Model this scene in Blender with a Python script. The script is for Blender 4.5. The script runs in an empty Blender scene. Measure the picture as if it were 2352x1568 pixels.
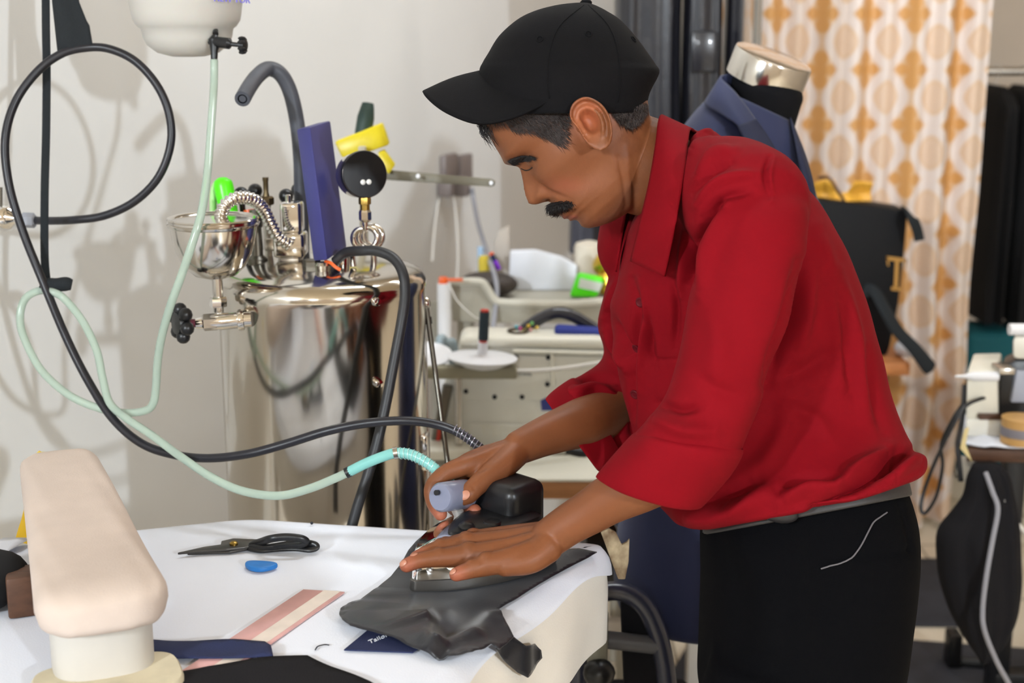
import bpy, bmesh, math, random
import numpy as np
from mathutils import Vector, Matrix
from mathutils.geometry import delaunay_2d_cdt
from math import sin, cos, pi, radians, sqrt, exp, atan2

random.seed(7)
rng = np.random.default_rng(7)
sc = bpy.context.scene
COL = sc.collection

# ------------------------------------------------------------------ camera, world, lights, exposure
FPX, CX, CY = 3300.0, 1176.0, 784.0
TILT = radians(13.0)
CAM = Vector((0, 0, 1.54))
cd = bpy.data.cameras.new('camera')
cam = bpy.data.objects.new('camera', cd)
COL.objects.link(cam)
cam.location = CAM
cam.rotation_euler = (pi / 2 - TILT, 0, 0)
cd.sensor_width = 36.0
cd.lens = FPX / 2352 * 36.0
cd.clip_start = 0.05
cd.dof.use_dof = True
cd.dof.focus_distance = 1.60
cd.dof.aperture_fstop = 5.0
sc.camera = cam

w = bpy.data.worlds.new('room_light')
sc.world = w
w.use_nodes = True
w.node_tree.nodes['Background'].inputs[0].default_value = (1.0, 0.92, 0.82, 1)
w.node_tree.nodes['Background'].inputs[1].default_value = 0.15


def area(name, loc, target, sx, sy, power, col=(1, 1, 1)):
    l = bpy.data.lights.new(name, 'AREA')
    l.shape = 'RECTANGLE'
    l.size, l.size_y = sx, sy
    l.energy = power
    l.color = col
    o = bpy.data.objects.new(name, l)
    COL.objects.link(o)
    o.location = loc
    o.rotation_euler = (Vector(target) - Vector(loc)).to_track_quat('-Z', 'Y').to_euler()
    return o


area('area_light', (-2.55, -2.9, 2.80), (0.2, 1.7, 1.0), 0.16, 0.42, 225, (0.83, 0.92, 1.0))
area('area_light', (3.2, -4.4, 2.90), (-0.4, 2.3, 1.0), 0.15, 0.30, 370, (0.83, 0.92, 1.0))
area('area_light', (-0.55, -4.5, 2.85), (0.1, 2.7, 0.9), 0.25, 0.6, 62, (0.84, 0.93, 1.0))  # added fill lamp, aimed past the boiler to brighten the sewing machine
area('area_light', (1.2, 3.3, 2.8), (1.2, 3.6, 0.0), 1.2, 0.2, 11, (1.0, 0.98, 0.95))
area('area_light', (0.25, 2.35, 2.85), (0.15, 3.0, 0.3), 0.9, 0.2, 19, (0.90, 0.96, 1.0))

vs = sc.view_settings
vs.view_transform = 'Standard'
vs.look = 'None'
vs.gamma = 1.0
vs.exposure = -0.06
vs.use_curve_mapping = False
sc.cycles.max_bounces = 8
sc.cycles.transparent_max_bounces = 12

# ------------------------------------------------------------------ pixel / depth helpers (places things at real distances)
FW = Vector((0, cos(TILT), -sin(TILT)))
UP = Vector((0, sin(TILT), cos(TILT)))
RT = Vector((1, 0, 0))


def ray(px, py):
    return RT * ((px - CX) / FPX) + UP * ((CY - py) / FPX) + FW


def P(px, py, d):
    return CAM + ray(px, py) * d


def H(px, py, z):
    r = ray(px, py)
    return CAM + r * ((z - CAM.z) / r.z)


def PL(px, py, p0, n):
    r = ray(px, py)
    n = Vector(n)
    return CAM + r * ((Vector(p0) - CAM).dot(n) / r.dot(n))


def s2l(c):
    c = c / 255.0
    return c / 12.92 if c <= 0.04045 else ((c + 0.055) / 1.055) ** 2.4


def L3(c):
    return (s2l(c[0]), s2l(c[1]), s2l(c[2]), 1.0)


def spl(pts, k=6, closed=False):
    """Catmull-Rom through rows of numbers; k steps per span."""
    a = np.array([list(p) for p in pts], float)
    n = len(a)
    out = []
    m = n if closed else n - 1
    for i in range(m):
        if closed:
            p0, p1, p2, p3 = a[(i - 1) % n], a[i], a[(i + 1) % n], a[(i + 2) % n]
        else:
            p1, p2 = a[i], a[i + 1]
            p0 = a[i - 1] if i > 0 else 2 * p1 - p2
            p3 = a[i + 2] if i + 2 < n else 2 * p2 - p1
        for j in range(k):
            t = j / k
            out.append(0.5 * ((2 * p1) + (p2 - p0) * t + (2 * p0 - 5 * p1 + 4 * p2 - p3) * t * t + (3 * p1 - p0 - 3 * p2 + p3) * t ** 3))
    if not closed:
        out.append(a[-1])
    return np.array(out)


def interp(x, xs, ys):
    return float(np.interp(x, xs, ys))


def PP(rows, k=6):
    """pixel rows (px,py,d) -> smooth list of world points"""
    return [P(*r) for r in spl(rows, k)]


# ------------------------------------------------------------------ mesh builder
class MB:
    def __init__(s):
        s.v, s.f = [], []

    def add(s, verts, faces):
        o = len(s.v)
        s.v += [Vector(v) for v in verts]
        s.f += [tuple(i + o for i in f) for f in faces]
        return s

    def ring_loft(s, rings, closed=True, cap=True, loop=False):
        n = len(rings[0])
        o = len(s.v)
        for r in rings:
            s.v += [Vector(p) for p in r]
        m = len(rings)
        for i in range(m if loop else m - 1):
            a, b = o + i * n, o + ((i + 1) % m) * n
            for j in range(n if closed else n - 1):
                k = (j + 1) % n
                s.f.append((a + j, a + k, b + k, b + j))
        if cap and closed and not loop:
            s.f.append(tuple(o + j for j in range(n))[::-1])
            s.f.append(tuple(o + (m - 1) * n + j for j in range(n)))
        return s

    def tube(s, pts, r, n=10, cap=True, sq=None, up=None, loop=False):
        """pts world points, r scalar or list; sq=(a,b) flattens the section along up / side"""
        pts = [Vector(p) for p in pts]
        m = len(pts)
        rr = [r] * m if np.isscalar(r) else list(r)
        rings = []
        nrm = None
        for i in range(m):
            if loop:
                t = pts[(i + 1) % m] - pts[(i - 1) % m]
            else:
                t = pts[min(i + 1, m - 1)] - pts[max(i - 1, 0)]
            if t.length < 1e-9:
                t = Vector((0, 0, 1))
            t.normalize()
            if up is not None:
                nrm = Vector(up) - t * Vector(up).dot(t)
            elif nrm is None:
                a = Vector((0, 0, 1)) if abs(t.z) < 0.9 else Vector((1, 0, 0))
                nrm = a - t * a.dot(t)
            else:
                nrm = nrm - t * nrm.dot(t)
            nrm.normalize()
            b = t.cross(nrm)
            sa, sb = (1, 1) if sq is None else sq
            rings.append([pts[i] + nrm * (cos(2 * pi * j / n) * rr[i] * sa) + b * (sin(2 * pi * j / n) * rr[i] * sb) for j in range(n)])
        return s.ring_loft(rings, cap=cap, loop=loop)

    def lathe(s, o, ax, prof, n=24, cap=True):
        """prof list of (radius, height along ax)"""
        o, ax = Vector(o), Vector(ax).normalized()
        a = Vector((0, 0, 1)) if abs(ax.z) < 0.9 else Vector((1, 0, 0))
        u = (a - ax * a.dot(ax)).normalized()
        v = ax.cross(u)
        return s.ring_loft([[o + ax * h + (u * cos(2 * pi * j / n) + v * sin(2 * pi * j / n)) * max(r, 1e-5) for j in range(n)] for r, h in prof], cap=cap)

    def box(s, c, size, rot=None, bev=0.0, seg=2):
        bm = bmesh.new()
        bmesh.ops.create_cube(bm, size=1.0)
        for v in bm.verts:
            v.co = Vector((v.co.x * size[0], v.co.y * size[1], v.co.z * size[2]))
        if bev > 0:
            bmesh.ops.bevel(bm, geom=bm.edges[:], offset=bev, segments=seg, affect='EDGES', profile=0.5)
        bm.verts.index_update()
        M = rot if rot is not None else Matrix.Identity(3)
        c = Vector(c)
        s.add([c + M @ v.co for v in bm.verts], [[v.index for v in f.verts] for f in bm.faces])
        bm.free()
        return s

    def prism(s, outline, vec, bev=0.0, seg=2):
        """outline of world points, extruded along vec"""
        vec = Vector(vec)
        bm = bmesh.new()
        vs_ = [bm.verts.new(Vector(p)) for p in outline]
        f = bm.faces.new(vs_)
        r = bmesh.ops.extrude_face_region(bm, geom=[f])
        for g in r['geom']:
            if isinstance(g, bmesh.types.BMVert):
                g.co += vec
        bmesh.ops.recalc_face_normals(bm, faces=bm.faces[:])
        if bev > 0:
            bmesh.ops.bevel(bm, geom=bm.edges[:], offset=bev, segments=seg, affect='EDGES', profile=0.5)
        bm.verts.index_update()
        s.add([v.co for v in bm.verts], [[v.index for v in g.verts] for g in bm.faces])
        bm.free()
        return s

    def grid(s, fn, nu, nv, cu=False, cv=False):
        o = len(s.v)
        for i in range(nu):
            for j in range(nv):
                s.v.append(Vector(fn(i / (nu if cu else nu - 1), j / (nv if cv else nv - 1))))
        for i in range(nu if cu else nu - 1):
            for j in range(nv if cv else nv - 1):
                a, b = i, (i + 1) % nu
                c, d = j, (j + 1) % nv
                s.f.append((o + a * nv + c, o + b * nv + c, o + b * nv + d, o + a * nv + d))
        return s

    def ball(s, c, r, n=16, sc3=(1, 1, 1), rot=None):
        M = rot if rot is not None else Matrix.Identity(3)
        c = Vector(c)
        rings = []
        for i in range(n // 2 + 1):
            a = max(min(pi * i / (n // 2), pi - 0.02), 0.02)
            rings.append([c + M @ Vector((r * sc3[0] * sin(a) * cos(2 * pi * j / n), r * sc3[1] * sin(a) * sin(2 * pi * j / n), r * sc3[2] * cos(a))) for j in range(n)])
        return s.ring_loft(rings)


def wloc(o):
    v = Vector((0, 0, 0))
    while o is not None:
        v += o.location
        o = o.parent
    return v


def obj(name, mb, m, parent=None, angle=40, label=None, solid=0.0, sub=0, mesh=None):
    if mesh is None:
        me = bpy.data.meshes.new(name)
        off = wloc(parent)
        me.from_pydata([v - off for v in mb.v], [], mb.f)
        bm = bmesh.new()
        bm.from_mesh(me)
        bmesh.ops.recalc_face_normals(bm, faces=bm.faces[:])
        bm.to_mesh(me)
        bm.free()
    else:
        me = mesh
    me.polygons.foreach_set('use_smooth', [True] * len(me.polygons))
    if angle < 180:
        me.set_sharp_from_angle(angle=radians(angle))
    me.materials.append(m)
    o = bpy.data.objects.new(name, me)
    COL.objects.link(o)
    if parent is not None:
        o.parent = parent
    if solid:
        md = o.modifiers.new('thickness', 'SOLIDIFY')
        md.thickness = solid
        md.offset = 0
    if sub:
        md = o.modifiers.new('smooth', 'SUBSURF')
        md.levels = md.render_levels = sub
    if label:
        o['label'] = label
    return o


def tag(o, label, cat, group=None, kind=None):
    o['label'] = label
    o['category'] = cat
    if group:
        o['group'] = group
    if kind:
        o['kind'] = kind
    return o


def struct(o):
    o['kind'] = 'structure'
    return o


def thing(name, label, cat, loc, group=None):
    o = bpy.data.objects.new(name, None)
    COL.objects.link(o)
    o.location = loc
    o.empty_display_size = 0.05
    return tag(o, label, cat, group)


def single(name, mb, m, label, cat, group=None, **k):
    return tag(obj(name, mb, m, **k), label, cat, group)


def text_mesh(body, size, ext=0.0004, font_shear=0.0):
    cu = bpy.data.curves.new('lettering', 'FONT')
    cu.body = body
    cu.size = size
    cu.extrude = ext
    cu.shear = font_shear
    cu.align_x = 'CENTER'
    cu.align_y = 'CENTER'
    o = bpy.data.objects.new('lettering_source', cu)
    COL.objects.link(o)
    dg = bpy.context.evaluated_depsgraph_get()
    me = bpy.data.meshes.new_from_object(o.evaluated_get(dg))
    bpy.data.objects.remove(o)
    bpy.data.curves.remove(cu)
    return me


def lettering(name, body, size, centre, xdir, ydir, m, parent, ext=0.0004, shear=0.0):
    me = text_mesh(body, size, ext, shear)
    x, y = Vector(xdir).normalized(), Vector(ydir).normalized()
    z = x.cross(y)
    off = wloc(parent)
    for v in me.vertices:
        c = v.co.copy()
        v.co = Vector(centre) + x * c.x + y * c.y + z * c.z - off
    me.materials.clear()
    return obj(name, None, m, parent, mesh=me)


def inpoly(x, y, poly):
    c = False
    n = len(poly)
    j = n - 1
    for i in range(n):
        xi, yi = poly[i]
        xj, yj = poly[j]
        if (yi > y) != (yj > y) and x < (xj - xi) * (y - yi) / (yj - yi) + xi:
            c = not c
        j = i
    return c


def sheet(outline, fn, step=0.01):
    """outline: list of (x,y); triangulated with inner points; z = fn(x,y)"""
    ol = [tuple(p[:2]) for p in outline]
    pts = []
    n = len(ol)
    for i in range(n):
        a, b = np.array(ol[i]), np.array(ol[(i + 1) % n])
        m = max(1, int(np.linalg.norm(b - a) / step))
        for k in range(m):
            pts.append(tuple(a + (b - a) * k / m))
    nb = len(pts)
    xs = [p[0] for p in pts]
    ys = [p[1] for p in pts]
    bnd = np.array(pts)
    x = min(xs) + step / 2
    r = 0
    while x < max(xs):
        y = min(ys) + step / 2 * (r % 2)
        while y < max(ys):
            if inpoly(x, y, pts) and np.min(np.hypot(bnd[:, 0] - x, bnd[:, 1] - y)) > step * 0.6:
                pts.append((x, y))
            y += step
        x += step * 0.87
        r += 1
    v2, _, f2, *_ = delaunay_2d_cdt([Vector(p) for p in pts], [(i, (i + 1) % nb) for i in range(nb)], [list(range(nb))], 1, 1e-6)
    mb = MB()
    mb.add([Vector((v.x, v.y, fn(v.x, v.y))) for v in v2], [tuple(f) for f in f2])
    return mb


def seg_dist(x, y, a, b):
    ax, ay, bx, by = a[0], a[1], b[0], b[1]
    dx, dy = bx - ax, by - ay
    t = max(0, min(1, ((x - ax) * dx + (y - ay) * dy) / (dx * dx + dy * dy + 1e-12)))
    return sqrt((x - ax - t * dx) ** 2 + (y - ay - t * dy) ** 2), t


# ------------------------------------------------------------------ materials
def mat(name, col, rough=0.5, metal=0.0, var=0.0, vscale=8.0, bump=0.0, bscale=300.0, spec=0.5, trans=0.0, sheen=0.0, coat=0.0, ior=1.45, sss=0.0, stretch=None, col2=None):
    m = bpy.data.materials.new(name)
    m.use_nodes = True
    nt = m.node_tree
    b = nt.nodes['Principled BSDF']
    b.inputs['Base Color'].default_value = L3(col)
    b.inputs['Roughness'].default_value = rough
    b.inputs['Metallic'].default_value = metal
    b.inputs['Specular IOR Level'].default_value = spec
    b.inputs['Transmission Weight'].default_value = trans
    b.inputs['IOR'].default_value = ior
    b.inputs['Sheen Weight'].default_value = sheen
    b.inputs['Coat Weight'].default_value = coat
    if sss:
        b.inputs['Subsurface Weight'].default_value = sss
        b.inputs['Subsurface Radius'].default_value = (0.8, 0.35, 0.2)
        b.inputs['Subsurface Scale'].default_value = 0.006
    tc = nt.nodes.new('ShaderNodeTexCoord')
    mp = nt.nodes.new('ShaderNodeMapping')
    nt.links.new(tc.outputs['Object'], mp.inputs[0])
    if stretch:
        mp.inputs['Scale'].default_value = stretch
    if var > 0 or col2:
        n = nt.nodes.new('ShaderNodeTexNoise')
        n.inputs['Scale'].default_value = vscale
        n.inputs['Detail'].default_value = 5
        nt.links.new(mp.outputs[0], n.inputs['Vector'])
        r = nt.nodes.new('ShaderNodeValToRGB')
        c = L3(col)
        d = L3(col2) if col2 else tuple(max(0, x * (1 - var)) for x in c[:3]) + (1,)
        e = c if col2 else tuple(min(1, x * (1 + var)) for x in c[:3]) + (1,)
        r.color_ramp.elements[0].position = 0.35
        r.color_ramp.elements[1].position = 0.65
        r.color_ramp.elements[0].color = d
        r.color_ramp.elements[1].color = e
        nt.links.new(n.outputs['Fac'], r.inputs[0])
        nt.links.new(r.outputs[0], b.inputs['Base Color'])
    if bump > 0:
        n = nt.nodes.new('ShaderNodeTexNoise')
        n.inputs['Scale'].default_value = bscale
        n.inputs['Detail'].default_value = 3
        nt.links.new(mp.outputs[0], n.inputs['Vector'])
        bp = nt.nodes.new('ShaderNodeBump')
        bp.inputs['Strength'].default_value = bump
        bp.inputs['Distance'].default_value = 0.002
        nt.links.new(n.outputs['Fac'], bp.inputs['Height'])
        nt.links.new(bp.outputs[0], b.inputs['Normal'])
    return m


def attr_mat(name, attr='Col', rough=0.5, spec=0.5, sss=0.0, bump=0.0, bscale=400.0, sheen=0.0, rough_from_alpha=None):
    """material coloured from the object's own colour attribute (printed patterns, skin tones)"""
    m = mat(name, (200, 200, 200), rough, spec=spec, sss=sss, bump=bump, bscale=bscale, sheen=sheen)
    nt = m.node_tree
    a = nt.nodes.new('ShaderNodeAttribute')
    a.attribute_name = attr
    b = nt.nodes['Principled BSDF']
    nt.links.new(a.outputs['Color'], b.inputs['Base Color'])
    if rough_from_alpha:
        mr = nt.nodes.new('ShaderNodeMapRange')
        mr.inputs[3].default_value, mr.inputs[4].default_value = rough_from_alpha
        nt.links.new(a.outputs['Alpha'], mr.inputs[0])
        nt.links.new(mr.outputs[0], b.inputs['Roughness'])
    return m


def set_cols(me, cols, name='Col'):
    a = me.color_attributes.new(name, 'FLOAT_COLOR', 'POINT')
    a.data.foreach_set('color', np.asarray(cols, np.float32).ravel())


M = {}
M['wall'] = mat('painted_wall', (222, 221, 219), 0.55, var=0.02, vscale=3, bump=0.05, bscale=60)
M['wall_far'] = mat('painted_wall_far', (200, 186, 170), 0.6, var=0.02)
M['ceiling'] = mat('ceiling_paint', (226, 212, 190), 0.8)
M['floor'] = mat('floor_tile', (226, 212, 190), 0.25, var=0.03, vscale=4)
M['mat_black'] = mat('rubber_mat', (46, 47, 54), 0.75, var=0.2, vscale=12, bump=0.3, bscale=150)
M['chrome'] = mat('chrome', (225, 222, 218), 0.08, 1.0)
M['steel'] = mat('stainless_steel', (205, 200, 192), 0.14, 1.0, var=0.03, vscale=5)
M['steel_tank'] = mat('tank_steel', (200, 194, 184), 0.13, 1.0, bump=0.02, bscale=14)
M['nickel'] = mat('nickel_fitting', (190, 185, 178), 0.25, 1.0)
M['dark_steel'] = mat('dark_steel', (110, 106, 98), 0.35, 1.0, var=0.1)
M['brass'] = mat('brass', (150, 122, 62), 0.35, 1.0, var=0.15, vscale=60)
M['bronze'] = mat('bronze_stem', (96, 82, 60), 0.4, 1.0, var=0.15, vscale=60)
M['black_plastic'] = mat('black_plastic', (22, 22, 24), 0.35)
M['black_rubber'] = mat('black_rubber_hose', (26, 25, 31), 0.38, var=0.1, vscale=40)
M['grey_hose'] = mat('grey_rubber_pipe', (66, 68, 76), 0.45, var=0.1, vscale=30)
M['strap'] = mat('black_strap', (26, 30, 33), 0.95, bump=0.5, bscale=500)
M['tube_green'] = mat('pale_tubing', (196, 212, 198), 0.16, trans=0.5, ior=1.3, spec=0.6)
M['tube_turq'] = mat('turquoise_tubing', (140, 205, 198), 0.25, trans=0.25, ior=1.3)
M['jug'] = mat('translucent_plastic', (206, 202, 195), 0.35, trans=0.25, ior=1.15, sss=0.2)
M['jug_label'] = mat('blue_print', (120, 112, 215), 0.5)
M['navy_panel'] = mat('navy_panel', (56, 56, 112), 0.45, var=0.08, vscale=12)
M['yellow_tape'] = mat('yellow_tape', (226, 206, 30), 0.35, var=0.05, vscale=30)
M['dark_green'] = mat('dark_green_plastic', (44, 64, 58), 0.5)
M['bar_grey'] = mat('grey_painted_steel', (108, 102, 86), 0.5)
M['lime'] = mat('lime_plastic', (84, 226, 20), 0.3)
M['orange'] = mat('orange_plastic', (232, 98, 40), 0.35)
M['white_plastic'] = mat('white_plastic', (234, 234, 238), 0.35)
M['cream'] = mat('cream_enamel', (234, 231, 220), 0.35, var=0.02)
M['cream2'] = mat('cream_enamel_edge', (232, 228, 214), 0.3)
M['chair_grey'] = mat('grey_chair_plastic', (166, 161, 148), 0.45)
M['sheet'] = mat('white_sheet', (228, 231, 241), 0.85, var=0.015, vscale=6, bump=0.12, bscale=500, sheen=0.1)
M['pad'] = mat('ivory_pad_cloth', (230, 223, 213), 0.9, var=0.04, vscale=9, bump=0.12, bscale=400)
M['beige_pad'] = mat('beige_pad_cloth', (197, 180, 168), 0.9, var=0.05, vscale=14, bump=0.2, bscale=500)
M['ivory_metal'] = mat('ivory_painted_metal', (190, 184, 175), 0.5, var=0.05, vscale=10)
M['lining'] = mat('charcoal_lining', (25, 25, 31), 0.30, sheen=0.1, var=0.06, vscale=16, bump=0.05, bscale=500)
M['dark_cloth'] = mat('black_cloth', (26, 25, 28), 0.9, bump=0.3, bscale=700, spec=0.2)
M['navy_cloth'] = mat('navy_cloth', (30, 38, 74), 0.85, bump=0.25, bscale=700)
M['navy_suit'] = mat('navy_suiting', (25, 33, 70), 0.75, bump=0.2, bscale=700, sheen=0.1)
M['navy_suit_shade'] = mat('navy_suit_shaded', (20, 26, 54), 0.75, bump=0.2, bscale=700)  # same suiting darkened: shade on the lapels put into the colour
M['dummy'] = mat('black_dummy_cloth', (12, 12, 16), 0.9, bump=0.2, bscale=600, spec=0.2)
M['chalk'] = mat('blue_chalk', (36, 118, 196), 0.45, var=0.12, vscale=50)
M['blue_label'] = mat('blue_label', (58, 66, 142), 0.5)
M['wood'] = mat('wood_edge', (176, 122, 80), 0.5, var=0.22, vscale=6, stretch=(1, 1, 30))
M['wood_dark'] = mat('dark_wood', (84, 56, 40), 0.5, var=0.2, vscale=10, stretch=(1, 12, 12))
M['wood_orange'] = mat('orange_wood', (190, 120, 66), 0.5, var=0.15, vscale=8, stretch=(1, 12, 12))
M['paper'] = mat('white_paper', (224, 226, 234), 0.7)
M['black_leather'] = mat('black_leather', (28, 28, 34), 0.3, bump=0.25, bscale=25, coat=0.3)
M['shiny_cloth'] = mat('grey_black_cloth', (70, 70, 80), 0.35, bump=0.15, bscale=30)
M['black_garment'] = mat('black_garment', (11, 11, 14), 0.9)
M['gold'] = mat('gold_foil', (220, 180, 70), 0.25, 0.9, bump=0.6, bscale=40)
M['gold_paper'] = mat('gold_paper', (226, 168, 62), 0.4, var=0.1, vscale=20)
M['gold_print'] = mat('gold_print', (176, 130, 62), 0.4, 0.3)
M['bag_black'] = mat('black_bag_paper', (16, 16, 18), 0.6, bump=0.1, bscale=20, spec=0.2)
M['pink'] = None
M['cap'] = mat('black_cap_cotton', (11, 10, 12), 0.9, bump=0.25, bscale=900, spec=0.18)
M['trouser'] = mat('black_trouser_wool', (5, 5, 7), 0.9, bump=0.25, bscale=900, spec=0.08)
M['belt'] = mat('grey_belt', (44, 41, 40), 0.5, bump=0.1)
M['grey_paint'] = mat('grey_handle_enamel', (122, 126, 146), 0.28, coat=0.3)
M['gunmetal'] = mat('iron_grey_metal', (98, 95, 92), 0.35, 0.8, var=0.05)
M['purple'] = mat('purple_plastic', (126, 50, 200), 0.3)
M['red'] = mat('red_plastic', (198, 60, 44), 0.4)
M['thread_dark'] = mat('dark_teal_thread', (44, 58, 66), 0.8, bump=0.6, bscale=900)
M['teal'] = mat('teal_cloth', (0, 80, 88), 0.8)
M['clear'] = mat('clear_plastic', (225, 225, 222), 0.12, trans=0.9, ior=1.08)
# ================================================================== SETTING
WP, WN = Vector((-0.637, 2.4, 0)), Vector((0.923, -0.385, 0)).normalized()
WD = Vector((0.385, 0.923, 0)).normalized()


def W(px, py, off=0.0):
    return PL(px, py, WP + WN * off, WN)


def slab(name, pts, vec, m):
    return struct(obj(name, MB().prism(pts, vec), m))


slab('floor', [(-4.2, -5.5, 0), (3.6, -5.5, 0), (3.6, 5.6, 0), (-4.2, 5.6, 0)], (0, 0, -0.1), M['floor'])
fl = bpy.data.objects['floor']
nt = M['floor'].node_tree
bk = nt.nodes.new('ShaderNodeTexBrick')
bk.offset = 0.0
bk.inputs['Scale'].default_value = 1.0
bk.inputs['Mortar Size'].default_value = 0.004
bk.inputs['Brick Width'].default_value = 0.4
bk.inputs['Row Height'].default_value = 0.4
bk.inputs['Color1'].default_value = L3((226, 213, 192))
bk.inputs['Color2'].default_value = L3((220, 206, 184))
bk.inputs['Mortar'].default_value = L3((150, 138, 120))
nt.links.new(nt.nodes['Texture Coordinate'].outputs['Object'], bk.inputs['Vector'])
nt.links.new(bk.outputs['Color'], nt.nodes['Principled BSDF'].inputs['Base Color'])
wa, wb = WP + WD * -8.6, WP + WD * 3.3
slab('wall_left', [wa, wb, wb + Vector((0, 0, 2.95)), wa + Vector((0, 0, 2.95))], WN * -0.12, M['wall'])
slab('wall_back', [(0.3, 5.3, 0), (3.6, 5.3, 0), (3.6, 5.3, 2.95), (0.3, 5.3, 2.95)], (0, 0.12, 0), M['wall_far'])
slab('wall_right', [(3.5, -5.5, 0), (3.5, 5.4, 0), (3.5, 5.4, 2.95), (3.5, -5.5, 2.95)], (0.12, 0, 0), M['wall_far'])
slab('wall_front', [(-4.2, -5.4, 0), (3.6, -5.4, 0), (3.6, -5.4, 2.95), (-4.2, -5.4, 2.95)], (0, -0.1, 0), M['wall_far'])
slab('ceiling', [(-4.2, -5.5, 2.95), (3.6, -5.5, 2.95), (3.6, 5.6, 2.95), (-4.2, 5.6, 2.95)], (0, 0, 0.1), M['ceiling'])


# ------------------------------------------------------------------ floor mats
def floor_mat(pix, label):
    pts = [H(px, py, 0.001) for px, py in pix]
    mb = MB().prism(pts, (0, 0, 0.006), bev=0.002)
    return single('floor_mat', mb, M['mat_black'], label, 'mat')


floor_mat([(1607, 1437), (2420, 1497), (2500, 1760), (1440, 1720)], 'near black rubber floor mat that the man stands on')
floor_mat([(1560, 1285), (2300, 1285), (2330, 1442), (1650, 1436)], 'far black rubber floor mat running up to the foot of the patterned curtain')

# ------------------------------------------------------------------ curtain
QF, MED = None, None


def curtain_cols(u, v):
    du, dv = 0.128, 0.154
    a = (u - 0.004 + du / 2) % du - du / 2
    b = (v - 1.529 + dv / 2) % dv - dv / 2
    q = np.minimum.reduce([np.hypot(a - 0.0225, b), np.hypot(a + 0.0225, b), np.hypot(a, (b - 0.031) * 0.75), np.hypot(a, (b + 0.031) * 0.75), np.hypot(a, b) + 0.001])
    qf = 1 - np.clip((q - 0.0150) / 0.004, 0, 1)
    c = (u - 0.004) % du - du / 2
    d = (v - 1.529) % dv - dv / 2
    m = (np.abs(c) / 0.058) ** 1.5 + (np.abs(d) / 0.082) ** 1.5
    ring = np.clip((m - 0.42) / 0.1, 0, 1) * np.clip((1.1 - m) / 0.12, 0, 1)
    ins = 1 - np.clip((m - 0.30) / 0.1, 0, 1)
    base = np.array(L3((208, 176, 144))[:3])
    och = np.array(L3((200, 148, 88))[:3])
    wht = np.array(L3((218, 204, 196))[:3])
    inn = np.array(L3((212, 184, 160))[:3])
    col = base[None] * np.ones((len(u), 1))
    col = col * (1 - ring[:, None]) + wht * ring[:, None]
    col = col * (1 - ins[:, None]) + inn * ins[:, None]
    col = col * (1 - qf[:, None]) + och * qf[:, None]
    return np.concatenate([col, ring[:, None]], 1)


def curtain():
    x0, x1, y0, zt = 0.585, 1.345, 4.12, 2.45
    nu, nv = 250, 420
    uu = np.linspace(0, 1, nu)
    zz = np.linspace(0.03, zt, nv)
    X, Z = np.meshgrid(uu, zz, indexing='ij')
    s = X * (x1 - x0)
    low = np.clip((1.2 - Z) / 1.2, 0, 1)
    amp = 0.015 + 0.020 * low
    Y = y0 + amp * np.sin(2 * pi * s / 0.083 + 0.6 * np.sin(Z * 1.3)) + 0.014 * np.sin(2 * pi * s / 0.23 + 1 + 0.5 * Z)
    Y -= 0.03 * np.exp(-((s - 0.62) / 0.03) ** 2)
    XX = x0 + s + 0.012 * low * np.sin(9 * Z + 5 * s)
    mb = MB()
    vs_ = np.stack([XX, Y, Z], -1).reshape(-1, 3)
    fs = []
    for i in range(nu - 1):
        for j in range(nv - 1):
            a = i * nv + j
            fs.append((a, a + nv, a + nv + 1, a + 1))
    m = attr_mat('satin_damask', rough=0.5, rough_from_alpha=(0.42, 0.24), bump=0.05, bscale=700)
    me = bpy.data.meshes.new('curtain')
    me.from_pydata(vs_.tolist(), [], fs)
    set_cols(me, curtain_cols((XX - 0.9935).ravel(), Z.ravel()))
    o = obj('curtain', None, m, mesh=me, angle=180)
    tag(o, 'peach and gold patterned satin curtain hanging to the floor behind the man', 'curtain')
    rod = MB().tube([(0.45, 4.12, 2.47), (1.75, 4.12, 2.47)], 0.012)
    single('curtain_rail', rod, M['nickel'], 'metal rail that the patterned curtain hangs from', 'rail')


curtain()


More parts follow.
